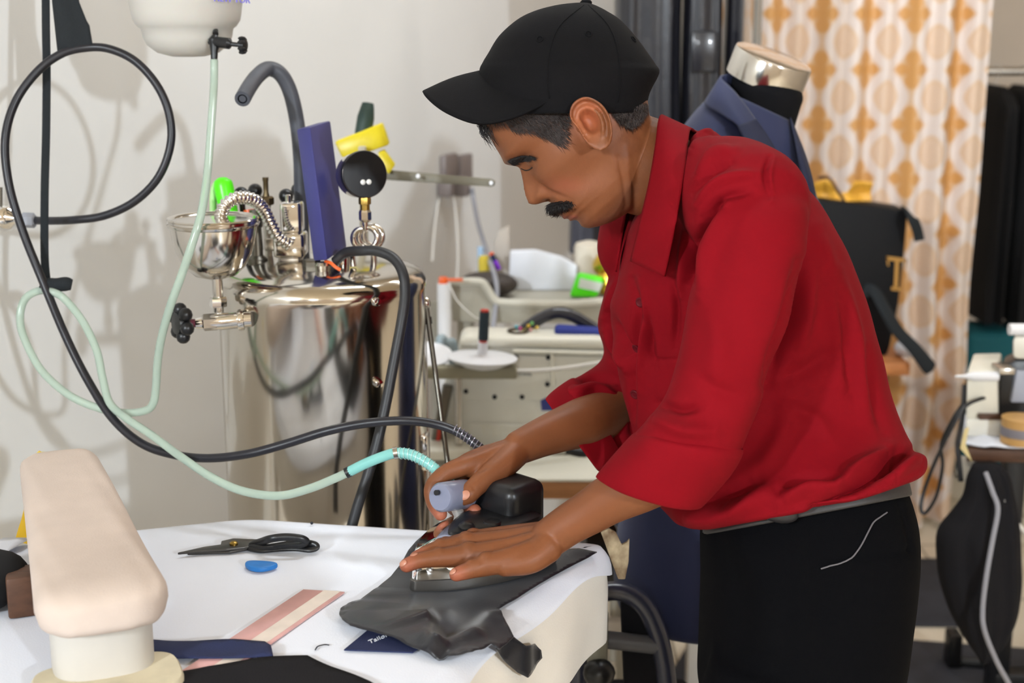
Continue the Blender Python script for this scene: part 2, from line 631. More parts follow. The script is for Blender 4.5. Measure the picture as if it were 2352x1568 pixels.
# ------------------------------------------------------------------ hanging garments
def hang_garment(name, label, cat, cx, cy, wd, dp, zt, zb, m, seed, group=None, waves=5, pocket=None, shoulder=0.10, rod_z=None, flare=1.0, sleeves=True):
    r = random.Random(seed)
    root = thing(name, label, cat, (cx, cy, zb), group)
    ph = [r.uniform(0, 6) for _ in range(6)]
    rings = []
    for i in range(26):
        t = i / 25
        z = zt - (zt - zb) * t
        sh = min(1.0, 0.30 + 0.70 * (min(t / shoulder, 1) ** 0.6)) * (1 + (flare - 1) * t)
        rg = []
        for j in range(48):
            a = 2 * pi * j / 48
            wv = 1 + (0.10 + 0.10 * t) * (sin(waves * a + ph[0] + 1.2 * t) * 0.6 + 0.4 * sin((waves * 2 + 1) * a + ph[1] - t))
            ex = 0.7
            ca, sa = cos(a), sin(a)
            rg.append((cx + wd / 2 * sh * math.copysign(abs(ca) ** ex, ca) * (1 + 0.04 * sin(7 * t + ph[2])), cy + dp / 2 * (0.5 + 0.5 * min(t / 0.08, 1)) * math.copysign(abs(sa) ** ex, sa) * wv, z))
        rings.append(rg)
    obj('garment_body', MB().ring_loft(rings), m, root, angle=60)
    for s in (-1, 1) if sleeves else ():
        pts, rad = [], []
        for i in range(14):
            t = i / 13
            pts.append((cx + s * wd * (0.36 + 0.13 * min(1, t * 3)), cy - dp * 0.42 - 0.02 * sin(3 * t), zt - 0.06 - (zt - zb) * 0.80 * t))
            rad.append(0.045 + 0.012 * sin(9 * t + ph[3 + (s > 0)]) * t)
        obj('sleeve', MB().tube(pts, rad, 14, sq=(0.8, 1.0)), m, root, angle=60)
    if pocket:
        px_, pz, pw, phh = pocket
        b = MB().box((cx + px_, cy - dp * 0.56, pz), (pw, 0.02, phh), bev=0.006)
        obj('pocket_flap', b, m, root)
    if rod_z:
        h = MB().tube([(cx, cy, zt - 0.01), (cx, cy, rod_z - 0.03), (cx + 0.02, cy, rod_z - 0.005), (cx + 0.012, cy, rod_z + 0.016), (cx - 0.012, cy, rod_z + 0.016)], 0.0022, 6)
        obj('hanger_hook', h, M['nickel'], root)
    return root


# left rail of coats behind the cap
RZ = 1.86
single('garment_rail', MB().tube([(0.10, 3.35, RZ), (0.62, 3.35, RZ)], 0.011), M['nickel'], 'metal clothes rail holding the dark coats above the cap', 'rail')
hang_garment('long_coat', 'glossy dark coat hanging just right of the cap, left of the flap pocket jacket', 'coat', 0.305, 3.32, 0.155, 0.16, 1.80, 1.02, M['black_leather'], 3, 'dark coats on the rail', rod_z=RZ, sleeves=False, waves=6)
hang_garment('leather_jacket', 'black leather jacket with a square pocket flap, left of the mannequin neck', 'jacket', 0.428, 3.32, 0.085, 0.14, 1.80, 1.00, M['black_leather'], 5, 'dark coats on the rail', pocket=(-0.004, 1.45, 0.055, 0.09), rod_z=RZ, waves=4, sleeves=False)
hang_garment('leather_coat', 'narrow black leather coat hanging between the flap pocket jacket and the plastic cover', 'coat', 0.500, 3.32, 0.04, 0.14, 1.80, 1.05, M['black_leather'], 6, 'dark coats on the rail', rod_z=RZ, waves=3, sleeves=False)
hang_garment('garment_bag', 'grey garment hanging low on the rail, seen under the chin of the man', 'garment', 0.182, 3.45, 0.085, 0.12, 1.46, 0.97, M['shiny_cloth'], 8, 'dark coats on the rail', rod_z=RZ, sleeves=False)
cov = hang_garment('plastic_cover', 'clear plastic garment cover hanging at the left edge of the curtain', 'garment cover', 0.548, 3.40, 0.05, 0.12, 1.78, 1.02, M['clear'], 11, rod_z=RZ, sleeves=False)
# right rail of black suits
single('garment_rail', MB().tube([(1.50, 4.75, 1.345), (2.3, 4.75, 1.345)], 0.014), M['nickel'], 'chrome clothes rail holding black garments right of the curtain', 'rail')
for i, (x, lb) in enumerate([(1.575, 'black garment on the right rail, the one next to the curtain edge'), (1.665, 'black garment on the right rail, second from the curtain edge'), (1.755, 'black garment on the right rail, third from the curtain edge')]):
    hang_garment('hanging_trousers', lb, 'garment', x, 4.75, 0.078, 0.36, 1.30, 0.54, M['black_garment'], 20 + i, 'black garments on the right rail', rod_z=1.345, shoulder=0.05, sleeves=False)
for sx in (1.52, 2.28):
    pass
single('rail_post', MB().tube([(2.3, 4.75, 0), (2.3, 4.75, 1.36)], 0.014), M['nickel'], 'upright post at the far end of the right clothes rail', 'post')
single('teal_cloth', MB().box((1.66, 4.70, 0.26), (0.34, 0.22, 0.50), bev=0.03, seg=3), M['teal'], 'dark teal cloth bundle on the floor under the black garments', 'cloth')


# ------------------------------------------------------------------ socket and cables on the wall
def wall_rot():
    return Matrix((WD, WN * -1, Vector((0, 0, 1)))).transposed()


so = thing('power_socket', 'double wall socket with plugs behind the metal arm', 'socket', W(1048, 400))
WR = wall_rot()
for px in (1031, 1066):
    obj('socket_plate', MB().box(W(px, 388, 0.008), (0.075, 0.018, 0.075), WR, 0.006), mat('socket_grey', (128, 118, 116), 0.4) if px == 1031 else bpy.data.materials['socket_grey'], so)
for px in (1025, 1060):
    obj('plug', MB().box(W(px, 428, 0.02), (0.03, 0.04, 0.05), WR, 0.008), bpy.data.materials['socket_grey'], so)


def cable(name, rows, r, m, label, cat='cable', k=6, n=8):
    return single(name, MB().tube(PP(rows, k), r, n), m, label, cat)


M['cable_grey'] = mat('grey_cable', (150, 150, 158), 0.5)
M['cable_white'] = mat('white_cable', (222, 218, 212), 0.5)
M['cable_black'] = mat('black_cable', (34, 34, 36), 0.45)
a = W(1083, 435, 0.02)
da = 3.55
cable('power_cable', [(1084, 432, da), (1088, 460, da), (1100, 520, 3.4), (1122, 590, 3.2), (1138, 640, 3.08), (1141, 680, 3.05), (1134, 740, 3.02), (1132, 768, 3.0)], 0.0055, M['cable_grey'], 'grey power cable running down from the socket in front of the brown pouch')
cable('power_cable', [(1016, 440, 3.52), (1006, 470, 3.5), (997, 540, 3.45), (993, 600, 3.4)], 0.003, M['cable_white'], 'white cable hanging from the left plug of the wall socket')
cable('power_cable', [(1040, 440, 3.56), (1048, 500, 3.52), (1052, 580, 3.48), (1050, 640, 3.45)], 0.003, M['cable_white'], 'white cable hanging between the two plugs of the wall socket')


# ------------------------------------------------------------------ sewing table with the overlock machine
ZT = 0.72


def Y3(px, py, y):
    return PL(px, py, (0, y, 0), (0, 1, 0))


yf = H(1240, 1100, ZT).y
tb = thing('sewing_table', 'sewing table with white top and layered wood edge behind the iron', 'table', (0.15, yf + 0.3, 0))
xl, xr = Y3(985, 1100, yf).x, Y3(985, 1100, yf).x + 0.62
obj('table_top', MB().box(((xl + xr) / 2, yf + 0.30, ZT - 0.003), (xr - xl, 0.60, 0.006), bev=0.002), M['cream2'], tb)
obj('edge', MB().box(((xl + xr) / 2, yf + 0.30, ZT - 0.022), (xr - xl, 0.60, 0.031), bev=0.001), M['wood'], tb)
for x in (xl + 0.06, xr - 0.06):
    for y in (yf + 0.08, yf + 0.52):
        obj('leg', MB().box((x, y, (ZT - 0.04) / 2), (0.04, 0.04, ZT - 0.04), bev=0.004), M['ivory_metal'], tb)
obj('motor', MB().lathe((xl + 0.28, yf + 0.16, 0.52), (1, 0, 0), [(0.02, 0), (0.07, 0.01), (0.075, 0.15), (0.05, 0.2), (0.02, 0.21)], 20), M['black_plastic'], tb)
obj('stretcher', MB().box(((xl + xr) / 2, yf + 0.52, 0.2), (xr - xl - 0.1, 0.03, 0.04), bev=0.004), M['ivory_metal'], tb)

ym = H(1200, 1046, ZT).y
om = thing('overlock_machine', 'cream industrial sewing machine on the white table behind the hands', 'sewing machine', (0.1, ym + 0.1, ZT))


def ymp(px, py, o=0.0):
    return Y3(px, py, ym + o)


body = [ymp(1046, 1046), ymp(1046, 830), ymp(1056, 790), ymp(1430, 800), ymp(1440, 1046)]
for p in (0, 4):
    body[p].z = ZT + 0.001
obj('body', MB().prism(body, (0, 0.10, 0), bev=0.008), M['cream'], om)
obj('top_cover', MB().prism([ymp(1050, 796, -0.012), ymp(1064, 772, -0.012), ymp(1382, 776, -0.012), ymp(1440, 806, -0.012)], (0, 0.09, 0), bev=0.010, seg=3), M['cream2'], om)
obj('front_panel', MB().prism([ymp(1052, 820), ymp(1180, 812), ymp(1430, 815), ymp(1430, 872), ymp(1330, 872), ymp(1240, 918), ymp(1052, 914)], (0, -0.010, 0), bev=0.004), M['cream'], om)
obj('trim_strip', MB().tube([ymp(1178, 806, -0.012), ymp(1430, 812, -0.012)], 0.004, 8), M['cream2'], om)
obj('trim_strip', MB().tube([ymp(1268, 812, -0.012), ymp(1269, 885, -0.012)], 0.0035, 8), M['cream2'], om)
for px, py in ((1070, 898), (1136, 911), (1199, 911), (1185, 818), (1259, 820), (1257, 882)):
    obj('screw', MB().lathe(ymp(px, py, -0.009), (0, -1, 0), [(0.0045, 0), (0.0045, 0.003), (0.003, 0.004)], 12), M['black_plastic'], om)
obj('name_plate', MB().prism([ymp(1078, 970, 0.0), ymp(1330, 974, 0.0), ymp(1330, 1012, 0.0), ymp(1078, 1008, 0.0)], (0, -0.003, 0), bev=0.0012), M['cream'], om)
lettering('lettering', 'TYPICAL', 0.031, ymp(1172, 990, -0.0036), (1, 0, 0), (0, 0, 1), M['cream2'], om, 0.0015)
lettering('lettering', 'GN795  TYPE  MODEL', 0.0085, ymp(1172, 857, -0.0112), (1, 0, -0.05), (0.05, 0, 1), mat('print_dark', (92, 94, 98), 0.5), om)
obj('sticker', MB().prism([ymp(1239, 893), ymp(1330, 893), ymp(1330, 942), ymp(1244, 942)], (0, -0.002, 0)), M['blue_label'], om)
obj('needle_arm', MB().prism([ymp(1000, 1046), ymp(1012, 940), ymp(1022, 870), ymp(1046, 860), ymp(1046, 1046)], (0, 0.10, 0), bev=0.006), M['cream'], om)
obj('looper_cover', MB().box(ymp(1012, 965, -0.02) , (0.02, 0.02, 0.14), Matrix.Rotation(radians(12), 3, 'Y'), 0.004), M['dark_steel'], om)
obj('looper_lever', MB().tube([ymp(1030, 905, -0.02), ymp(1015, 960, -0.02), ymp(998, 1035, -0.02)], 0.006), M['black_plastic'], om)
obj('foot_lever', MB().tube([ymp(1012, 975, -0.03), ymp(1002, 1040, -0.03)], 0.004), M['red'], om)
obj('cloth_plate', MB().box(ymp(1020, 1030, -0.05), (0.10, 0.09, 0.02), bev=0.006), M['cream2'], om)
M['bluegrey'] = mat('blue_grey_plastic', (150, 164, 170), 0.45)
for px, py, t in ((1012, 800, 8), (1040, 808, -10)):
    obj('tension_lever', MB().box(ymp(px, py, 0.02), (0.022, 0.02, 0.055), Matrix.Rotation(radians(t), 3, 'Y'), 0.009, 3), M['bluegrey'], om)

ts = thing('thread_stand', 'thread stand with white spool discs in front of the sewing machine', 'thread stand', ymp(1100, 1040, -0.06))
obj('bar', MB().box((ymp(1078, 853, -0.07)), (0.172, 0.03, 0.022), bev=0.004), mat('olive_bar', (150, 144, 122), 0.5), ts)
c = ymp(1107, 818, -0.07)
obj('pole', MB().tube([ymp(1052, 853, -0.06), Vector((ymp(1052, 853, -0.06).x, ymp(1052, 853, -0.06).y, ZT))], 0.007), M['nickel'], ts)
dax = (0.05, 0.02, 1)
obj('spool_disc', MB().lathe(c - Vector((0, 0, 0.012)), dax, [(0.012, -0.012), (0.035, -0.006), (0.063, 0.008), (0.064, 0.0105), (0.061, 0.0115), (0.02, 0.013), (0.009, 0.016), (0.009, 0.04), (0.0065, 0.042)], 40), M['white_plastic'], ts)
obj('spool_disc', MB().lathe(ymp(982, 815, -0.03), (0.05, -0.25, 0.95), [(0.006, -0.01), (0.045, 0.0), (0.046, 0.003), (0.01, 0.006)], 32), M['white_plastic'], ts)
sp = thing('thread_spool', 'dark teal thread spool with red ends standing on a white disc', 'thread spool', c + Vector((0.002, -0.012, 0.025)))
ax = Vector((0.055, -0.02, 1)).normalized()
o0 = c + Vector((0.0025, -0.015, 0.030))
obj('thread', MB().lathe(o0, ax, [(0.0088, 0.004), (0.0092, 0.006), (0.0088, 0.055), (0.0085, 0.056)], 20), M['thread_dark'], sp)
obj('core', MB().lathe(o0, ax, [(0.0075, 0.0), (0.0075, 0.0595), (0.0055, 0.060)], 16), M['red'], sp)
cable('white_cable', [(1176, 851, 2.60), (1230, 851, 2.60), (1290, 846, 2.62), (1345, 838, 2.64), (1420, 826, 2.66)], 0.004, M['cable_white'], 'white cord stretched across the front of the sewing machine')
cable('thin_thread', [(1031, 650, 2.9), (1050, 690, 2.85), (1085, 724, 2.75), (1108, 735, 2.62)], 0.0012, M['cable_white'], 'pale thread running from the orange tipped pole to the spool', 'thread')
pd = thing('pin_dish', 'small dish of coloured pins on top of the sewing machine', 'pin dish', ymp(1190, 768, 0.03))
obj('dish', MB().lathe(ymp(1190, 767, 0.03), (0, 0, 1), [(0.012, 0), (0.02, 0.006), (0.021, 0.008), (0.018, 0.008), (0.01, 0.003)], 20), M['bronze'], pd)
for px, py, cc in ((1186, 750, (90, 190, 210)), (1195, 754, (210, 70, 150)), (1214, 748, (230, 190, 60)), (1222, 742, (120, 190, 110)), (1219, 757, (235, 170, 170)), (1234, 752, (235, 200, 90))):
    m_ = mat('pin_head', cc, 0.3)
    b = ymp(px, py, 0.03)
    obj('pin', MB().ball(b, 0.0035, 10).tube([b, ymp(1192, 766, 0.03)], 0.0006, 5), m_, pd)
gt = single('gooseneck_tube', MB().tube(PP([(1192, 768, 2.72), (1215, 748, 2.72), (1250, 727, 2.72), (1285, 718, 2.72), (1320, 728, 2.72), (1360, 752, 2.72), (1415, 786, 2.72)], 6), 0.012, 14), mat('glossy_dark_tube', (40, 40, 48), 0.25, coat=0.4), 'arched dark grey tube on top of the cream sewing machine', 'tube')
single('blue_cloth', MB().box(ymp(1335, 764, 0.035), (0.10, 0.04, 0.022), Matrix.Rotation(radians(4), 3, 'Y'), 0.008, 3), mat('royal_blue_cloth', (48, 60, 140), 0.8), 'folded royal blue cloth under the arched tube on the sewing machine', 'cloth')
single('black_hose_loop', MB().tube(PP([(1300, 1032, 2.5), (1340, 1040, 2.5), (1390, 1030, 2.52), (1430, 1020, 2.55)], 5), 0.008, 10), M['cable_black'], 'short black hose lying behind the far forearm on the white table', 'hose')

# ------------------------------------------------------------------ grey tray stand and its contents
yt = 2.98
zt_ = Y3(1250, 694, yt).z
st = thing('tray_stand', 'grey moulded plastic tray stand with a stepped rim behind the sewing machine', 'tray stand', (0.2, yt + 0.12, 0))


def yp(px, py, o=0.0):
    return Y3(px, py, yt + o)


rim = [yp(1032, 648), yp(1100, 646), yp(1118, 660), yp(1135, 686), yp(1160, 694), yp(1300, 697), yp(1400, 690), yp(1480, 686)]
low = [yp(1480, 738), yp(1300, 742), yp(1120, 742), yp(1040, 738)]
obj('front_panel', MB().prism(rim + low, (0, 0.012, 0), bev=0.003), M['chair_grey'], st)
obj('rim', MB().tube([Vector(p) for p in spl([tuple(v) for v in rim], 4)], 0.008, 8), mat('pale_grey_plastic', (200, 196, 184), 0.4), st)
obj('tray_floor', MB().box(((rim[0].x + rim[-1].x) / 2, yt + 0.14, zt_ - 0.012), (rim[-1].x - rim[0].x, 0.27, 0.012), bev=0.003), M['chair_grey'], st)
for x in (rim[0].x + 0.03, rim[-1].x - 0.03):
    for y in (yt + 0.03, yt + 0.25):
        obj('leg', MB().box((x, y, (zt_ - 0.02) / 2), (0.03, 0.03, zt_ - 0.02), bev=0.004), M['chair_grey'], st)
pw = thing('thread_pole', 'white upright pole with an orange tip beside the boiler', 'pole', (yp(1020, 700, -0.04).x, yt - 0.04, 0))
b0 = yp(1020, 650, -0.04)
obj('pole', MB().tube([(b0.x, b0.y, 0.0), (b0.x, b0.y, b0.z)], 0.0145, 16), M['white_plastic'], pw)
obj('tip', MB().box(b0 + Vector((-0.002, 0, 0.004)), (0.018, 0.018, 0.018), bev=0.003).box(b0 + Vector((0.022, 0, 0.007)), (0.035, 0.008, 0.006), bev=0.002), M['orange'], pw)
single('grey_post', MB().box((yp(996, 700).x, yt + 0.1, 0.46), (0.022, 0.022, 0.92), bev=0.003), mat('post_grey', (150, 145, 132), 0.5), 'grey square post just left of the white pole', 'post')
zt2 = zt_ - 0.006
b = yp(1120, 650, 0.08)
pou = MB().ball((b.x, yt + 0.09, zt2 + 0.028), 1, 24, (0.066, 0.045, 0.028))
for v in pou.v:
    v.z = max(v.z, zt2 + 0.001)
single('pouch', pou, mat('brown_leather', (62, 54, 50), 0.55, bump=0.3, bscale=80), 'dark brown zipped pouch lying on the grey tray', 'pouch')
single('paper_bag', MB().prism([Vector((v.x, yt + 0.16, max(v.z, zt2 + 0.001))) for v in (yp(1168, 700, 0.16), yp(1172, 578, 0.16), yp(1230, 576, 0.16), yp(1290, 592, 0.16), yp(1326, 612, 0.16), yp(1318, 700, 0.16))], (0, 0.03, 0), bev=0.003), M['paper'], 'white paper bag standing upright on the grey tray', 'paper bag')
single('backing_board', MB().prism([Vector((v.x, yt + 0.23, max(v.z, zt2 + 0.001))) for v in (yp(1136, 700, 0.23), yp(1136, 556, 0.23), yp(1146, 530, 0.23), yp(1170, 518, 0.23), yp(1172, 700, 0.23))], (0, 0.008, 0), bev=0.002), mat('taupe_board', (190, 180, 170), 0.6), 'taupe board with a rounded corner standing behind the paper bag', 'board')
pk = thing('snack_packet', 'bright green packet with a grey label leaning on the grey tray', 'packet', (yp(1355, 670).x, yt + 0.05, zt2))
g = [Vector((v.x, yt + 0.05, max(v.z, zt2 + 0.001))) for v in (yp(1308, 684, 0.05), yp(1328, 628, 0.05), yp(1390, 640, 0.05), yp(1372, 684, 0.05))]
obj('packet', MB().prism(g, (0, 0.03, 0), bev=0.008, seg=3), M['lime'], pk)
g = [Vector((v.x, yt + 0.0485, v.z)) for v in (yp(1332, 638, 0.05), yp(1384, 650, 0.05), yp(1376, 670, 0.05), yp(1328, 660, 0.05))]
obj('packet_label', MB().prism(g, (0, 0.004, 0)), mat('packet_label_grey', (205, 210, 200), 0.5), pk)
fo = MB()
rr = random.Random(4)
for i in range(9):
    p = yp(1376 + rr.uniform(0, 42), 596 + rr.uniform(0, 40), 0.1)
    fo.ball((p.x, yt + 0.10 + rr.uniform(-0.012, 0.012), p.z), rr.uniform(0.012, 0.018), 10, (1, 0.7, 1.2))
p = yp(1396, 660, 0.1)
fo.ball((p.x, yt + 0.10, zt2 + 0.03), 0.03, 12)
single('foil_wrap', fo, M['gold'], 'crumpled gold foil wrap beside the green packet', 'foil', angle=20)
single('beige_tub', MB().lathe((yp(1352, 640, 0.2).x, yt + 0.20, zt2), (0, 0, 1), [(0.028, 0), (0.034, 0.09), (0.030, 0.10), (0.01, 0.106)], 24), mat('beige_plastic', (214, 204, 188), 0.5), 'beige tub behind the green packet', 'tub')
p = yp(1128, 582, 0.15)
pb = Vector((yp(1146, 640, 0.15).x, yt + 0.145, zt2 + 0.05))
pe = thing('marker_pen', 'purple and navy pen with an orange cap leaning behind the pouch', 'pen', pb)
d_ = (p - pb)
obj('barrel', MB().tube([pb, pb + d_ * 0.55], 0.006), M['purple'], pe)
obj('grip', MB().tube([pb + d_ * 0.55, pb + d_ * 0.92], 0.0055), M['navy_cloth'], pe)
obj('cap', MB().tube([pb + d_ * 0.92, pb + d_ * 1.06], 0.006), M['orange'], pe)
single('yellow_bobbin', MB().lathe((yp(1112, 620, 0.17).x, yt + 0.16, zt2 + 0.0), (0, 0, 1), [(0.012, 0), (0.013, 0.07), (0.01, 0.078)], 16), mat('mustard_thread', (206, 182, 60), 0.7), 'mustard yellow thread cone behind the brown pouch', 'thread cone')
single('blue_marker', MB().tube([(yp(1104, 610, 0.2).x, yt + 0.19, zt2), (yp(1104, 570, 0.2).x, yt + 0.19, yp(1104, 565, 0.2).z)], 0.007), mat('pale_blue_plastic', (170, 200, 232), 0.4), 'pale blue marker standing behind the brown pouch', 'marker')

# ------------------------------------------------------------------ wooden side table with the black paper bag
zw = 0.665
wt = thing('side_table', 'orange wood side table under the black shopping bag', 'table', (0.8, 3.75, 0))
xr2 = Y3(2090, 815, 3.55).x
obj('table_top', MB().box((xr2 - 0.30, 3.75, zw - 0.016), (0.60, 0.42, 0.032), bev=0.003), M['wood_orange'], wt)
for x in (xr2 - 0.56, xr2 - 0.06):
    for y in (3.60, 3.91):
        obj('leg', MB().box((x, y, (zw - 0.032) / 2), (0.035, 0.035, zw - 0.032), bev=0.003), M['wood_dark'], wt)
yb = 3.62
bg = thing('shopping_bag', 'black paper shopping bag with a gold letter T on the side table', 'bag', (0.85, yb + 0.06, zw))


def bp(px, py, o=0.0):
    v = Y3(px, py, yb + o)
    v.z = max(v.z, zw + 0.001)
    return v


obj('bag_body', MB().prism([bp(1846, 830), bp(1856, 455), bp(1900, 461), bp(1990, 470), bp(2086, 484), bp(2076, 600), bp(2064, 700), bp(2044, 800), bp(2036, 830)], (0, 0.12, 0), bev=0.006), M['bag_black'], bg)
tm_ = MB()
for pts_ in ([(2036, 588), (2083, 594), (2083, 602), (2036, 597)], [(2036, 590), (2040, 590), (2042, 611), (2038, 609)], [(2079, 594), (2083, 594), (2081, 616), (2078, 615)], [(2056, 598), (2065, 599), (2062, 662), (2053, 661)], [(2047, 658), (2070, 661), (2070, 668), (2047, 666)]):
    tm_.prism([bp(x, y, -0.0004) for x, y in pts_], (0, -0.0008, 0))
obj('lettering', tm_, M['gold_print'], bg)
obj('handle', MB().tube(PP([(2078, 485, 3.66), (2094, 500, 3.6), (2106, 525, 3.6), (2112, 553, 3.6)], 5), 0.018, 12, sq=(0.35, 1), up=(0.6, -1, 0.3)), M['strap'], bg)
obj('handle', MB().tube(PP([(1985, 668, 3.68), (2010, 672, 3.66), (2032, 710, 3.64), (2062, 760, 3.62), (2100, 800, 3.6), (2125, 832, 3.6), (2136, 846, 3.6), (2141, 852, 3.6)], 5), list(np.interp(np.arange(36), [0, 18, 28, 32, 35], [.020, .020, .024, .020, .006])), 12, sq=(0.4, 1), up=(0.6, -1, 0.3)), M['strap'], bg)
gp = sheet([(0, 0), (0.15, 0), (0.15, 0.05), (0.10, 0.055), (0.085, 0.025), (0.06, 0.02), (0.04, 0.06), (0.0, 0.05)], lambda x, y: 0.012 * sin(60 * x) + 0.01 * sin(90 * y), 0.006)
g0 = bp(1868, 463, 0.05)
gm = MB().add([g0 + Vector((v.x, v.z, v.y)) for v in gp.v], gp.f)
gob = thing('tissue_paper', 'gold tissue paper sticking out of the black shopping bag', 'paper', g0)
obj('tissue', gm, M['gold_paper'], gob, solid=0.002)
obj('tissue', MB().add([g0 + Vector((0.02 + v.x * 0.9, 0.03 + v.z, v.y * 0.9)) for v in gp.v], gp.f), M['gold_paper'], gob, solid=0.002)
single('bag_tie', MB().tube(PP([(1880, 408, 3.66), (1905, 410, 3.64), (1925, 440, 3.64), (1938, 460, 3.66)], 6), 0.004, 8), M['wood_dark'], 'brown cord tie at the top of the gold tissue paper', 'cord')
q = bp(2066, 800, 0.06)
single('white_cloth', MB().ball((q.x + 0.004, yb + 0.0, zw + 0.022), 1, 14, (0.035, 0.035, 0.0225)), M['paper'], 'crumpled white cloth at the corner of the side table', 'cloth')

# ------------------------------------------------------------------ right hand sewing machine
zr = 0.752
yr = H(2290, 1032, zr).y
rt = thing('sewing_table', 'sewing table with dark wood edge at the right side of the photo', 'table', (1.05, yr + 0.3, 0))
x0 = Y3(2222, 1030, yr).x
obj('table_top', MB().prism([(x0, yr, zr - 0.024), (x0 + 0.8, yr - 0.05, zr - 0.024), (x0 + 1.0, yr + 0.55, zr - 0.024), (x0 + 0.22, yr + 0.6, zr - 0.024)], (0, 0, 0.024), bev=0.003), M['wood_dark'], rt)
for x in (x0 + 0.27, x0 + 0.85):
    for y in (yr + 0.12, yr + 0.50):
        obj('leg', MB().box((x, y, (zr - 0.024) / 2), (0.045, 0.045, zr - 0.024), bev=0.003), M['black_plastic'] if y > yr + 0.3 else M['ivory_metal'], rt)
obj('stretcher', MB().box((x0 + 0.56, yr + 0.50, 0.05), (0.6, 0.05, 0.04), bev=0.004), M['black_plastic'], rt)
obj('underbox', MB().box(Y3(2232, 1082, yr + 0.06), (0.035, 0.08, 0.038), bev=0.003), M['cream'], rt)
cl = sheet([(x0 - 0.012, yr + 0.03), (x0 + 0.03, yr - 0.004), (x0 + 0.5, yr - 0.006), (x0 + 0.5, yr + 0.2), (x0 + 0.05, yr + 0.2)], lambda x, y: zr + 0.0035 + (0.006 * exp(-((x - x0 - 0.045) / 0.02) ** 2) + 0.002) * (1 if y > yr + 0.01 else 0.6), 0.012)
single('table_cloth', cl, M['sheet'], 'small white cloth under the right sewing machine', 'cloth', solid=0.003)
rm = thing('sewing_machine', 'cream sewing machine on the right table, cut by the photo edge', 'sewing machine', (x0 + 0.1, yr + 0.12, zr))


def rp(px, py, o=0.06):
    return Y3(px, py, yr + o)


def rpz(px, py, o=0.06):
    v = rp(px, py, o)
    v.z = max(v.z, zr + 0.009)
    return v


obj('body', MB().prism([rpz(2216, 1010), rp(2222, 852), rp(2290, 850), rpz(2292, 1010)], (0.055, 0.14, 0), bev=0.004), M['cream2'], rm)
obj('bed', MB().prism([rpz(2218, 1010, 0.05), rpz(2218, 962, 0.05), rpz(2420, 962, 0.05), rpz(2420, 1010, 0.05)], (0.062, 0.16, 0), bev=0.004), M['cream'], rm)
obj('slot', MB().prism([rp(2250, 952, 0.049), rp(2300, 952, 0.049), rp(2300, 964, 0.049), rp(2250, 964, 0.049)], (0, 0.012, 0)), M['wood_dark'], rm)
obj('arm', MB().prism([rp(2326, 776), rp(2440, 776), rp(2440, 830), rp(2326, 825)], (0.05, 0.12, 0), bev=0.008), M['cream'], rm)
obj('head', MB().prism([rpz(2292, 1000, 0.08), rp(2296, 842, 0.08), rp(2330, 826, 0.08), rp(2400, 826, 0.08), rpz(2400, 1000, 0.08)], (0.035, 0.08, 0), bev=0.006), M['black_plastic'], rm)
obj('face_plate', MB().prism([rp(2322, 925, 0.07), rp(2336, 850, 0.07), rp(2400, 850, 0.07), rp(2400, 925, 0.07)], (0, 0.014, 0), bev=0.004), mat('blue_grey_enamel', (170, 176, 192), 0.4), rm)
obj('knob', MB().tube([rp(2318, 756, 0.08), rp(2420, 756, 0.08)], 0.011, 14), M['white_plastic'], rm)
obj('plate', MB().box(rp(2304, 846, 0.06), (0.03, 0.05, 0.012), bev=0.003), M['nickel'], rm)
obj('spool_pin', MB().lathe(rp(2292, 864, 0.05), (-1, 0, 0.0), [(0.009, 0), (0.009, 0.045), (0.006, 0.055), (0.003, 0.062), (0.0025, 0.075), (0.001, 0.08)], 14), M['white_plastic'], rm)
tr = thing('tape_roll', 'roll of tan tape with a grey band on the right sewing machine', 'tape roll', rpz(2330, 962, 0.03))
cc = rp(2345, 990, 0.015)
cc.z = zr + 0.010
obj('roll', MB().lathe(cc, (0, 0, 1), [(0.02, 0), (0.036, 0), (0.036, 0.047), (0.02, 0.047)], 30), mat('tan_tape', (200, 156, 96), 0.5), tr)
obj('band', MB().lathe(cc, (0, 0, 1), [(0.0365, 0.014), (0.0367, 0.015), (0.0367, 0.03), (0.0365, 0.031)], 30), mat('grey_band', (132, 128, 136), 0.6), tr)
single('tape_strip', MB().prism([Y3(2206, 1030, yr - 0.008), Y3(2216, 985, yr - 0.008), Y3(2226, 982, yr - 0.008), Y3(2218, 1020, yr - 0.008), Y3(2234, 1062, yr - 0.008)], (0, 0.003, 0)), mat('pale_yellow_tape', (226, 206, 150), 0.5), 'pale yellow tape strip hanging at the corner of the right table', 'tape')
cable('machine_cable', [(2290, 912, 2.72), (2255, 915, 2.68), (2215, 935, 2.66), (2185, 985, 2.66), (2150, 1055, 2.68), (2125, 1120, 2.7), (2115, 1165, 2.7), (2125, 1178, 2.7), (2150, 1140, 2.7), (2165, 1070, 2.7), (2162, 1020, 2.7), (2190, 960, 2.68), (2210, 930, 2.68)], 0.0035, M['cable_black'], 'thin black cable drooping in loops off the left side of the right machine')
cable('machine_cable', [(2216, 885, 2.74), (2213, 930, 2.72), (2207, 980, 2.7), (2200, 1020, 2.66), (2203, 1060, 2.64), (2207, 1105, 2.64)], 0.005, M['cable_black'], 'short thick black cable hanging straight at the corner of the right table')
cable('power_cable', [(2264, 1085, 2.6), (2280, 1130, 2.58), (2292, 1170, 2.56), (2280, 1240, 2.55), (2266, 1320, 2.54), (2257, 1400, 2.54), (2262, 1450, 2.54), (2290, 1520, 2.56), (2322, 1580, 2.6), (2340, 1640, 2.7)], 0.0046, M['cable_grey'], 'grey cord hanging in front of the black cloth sack')
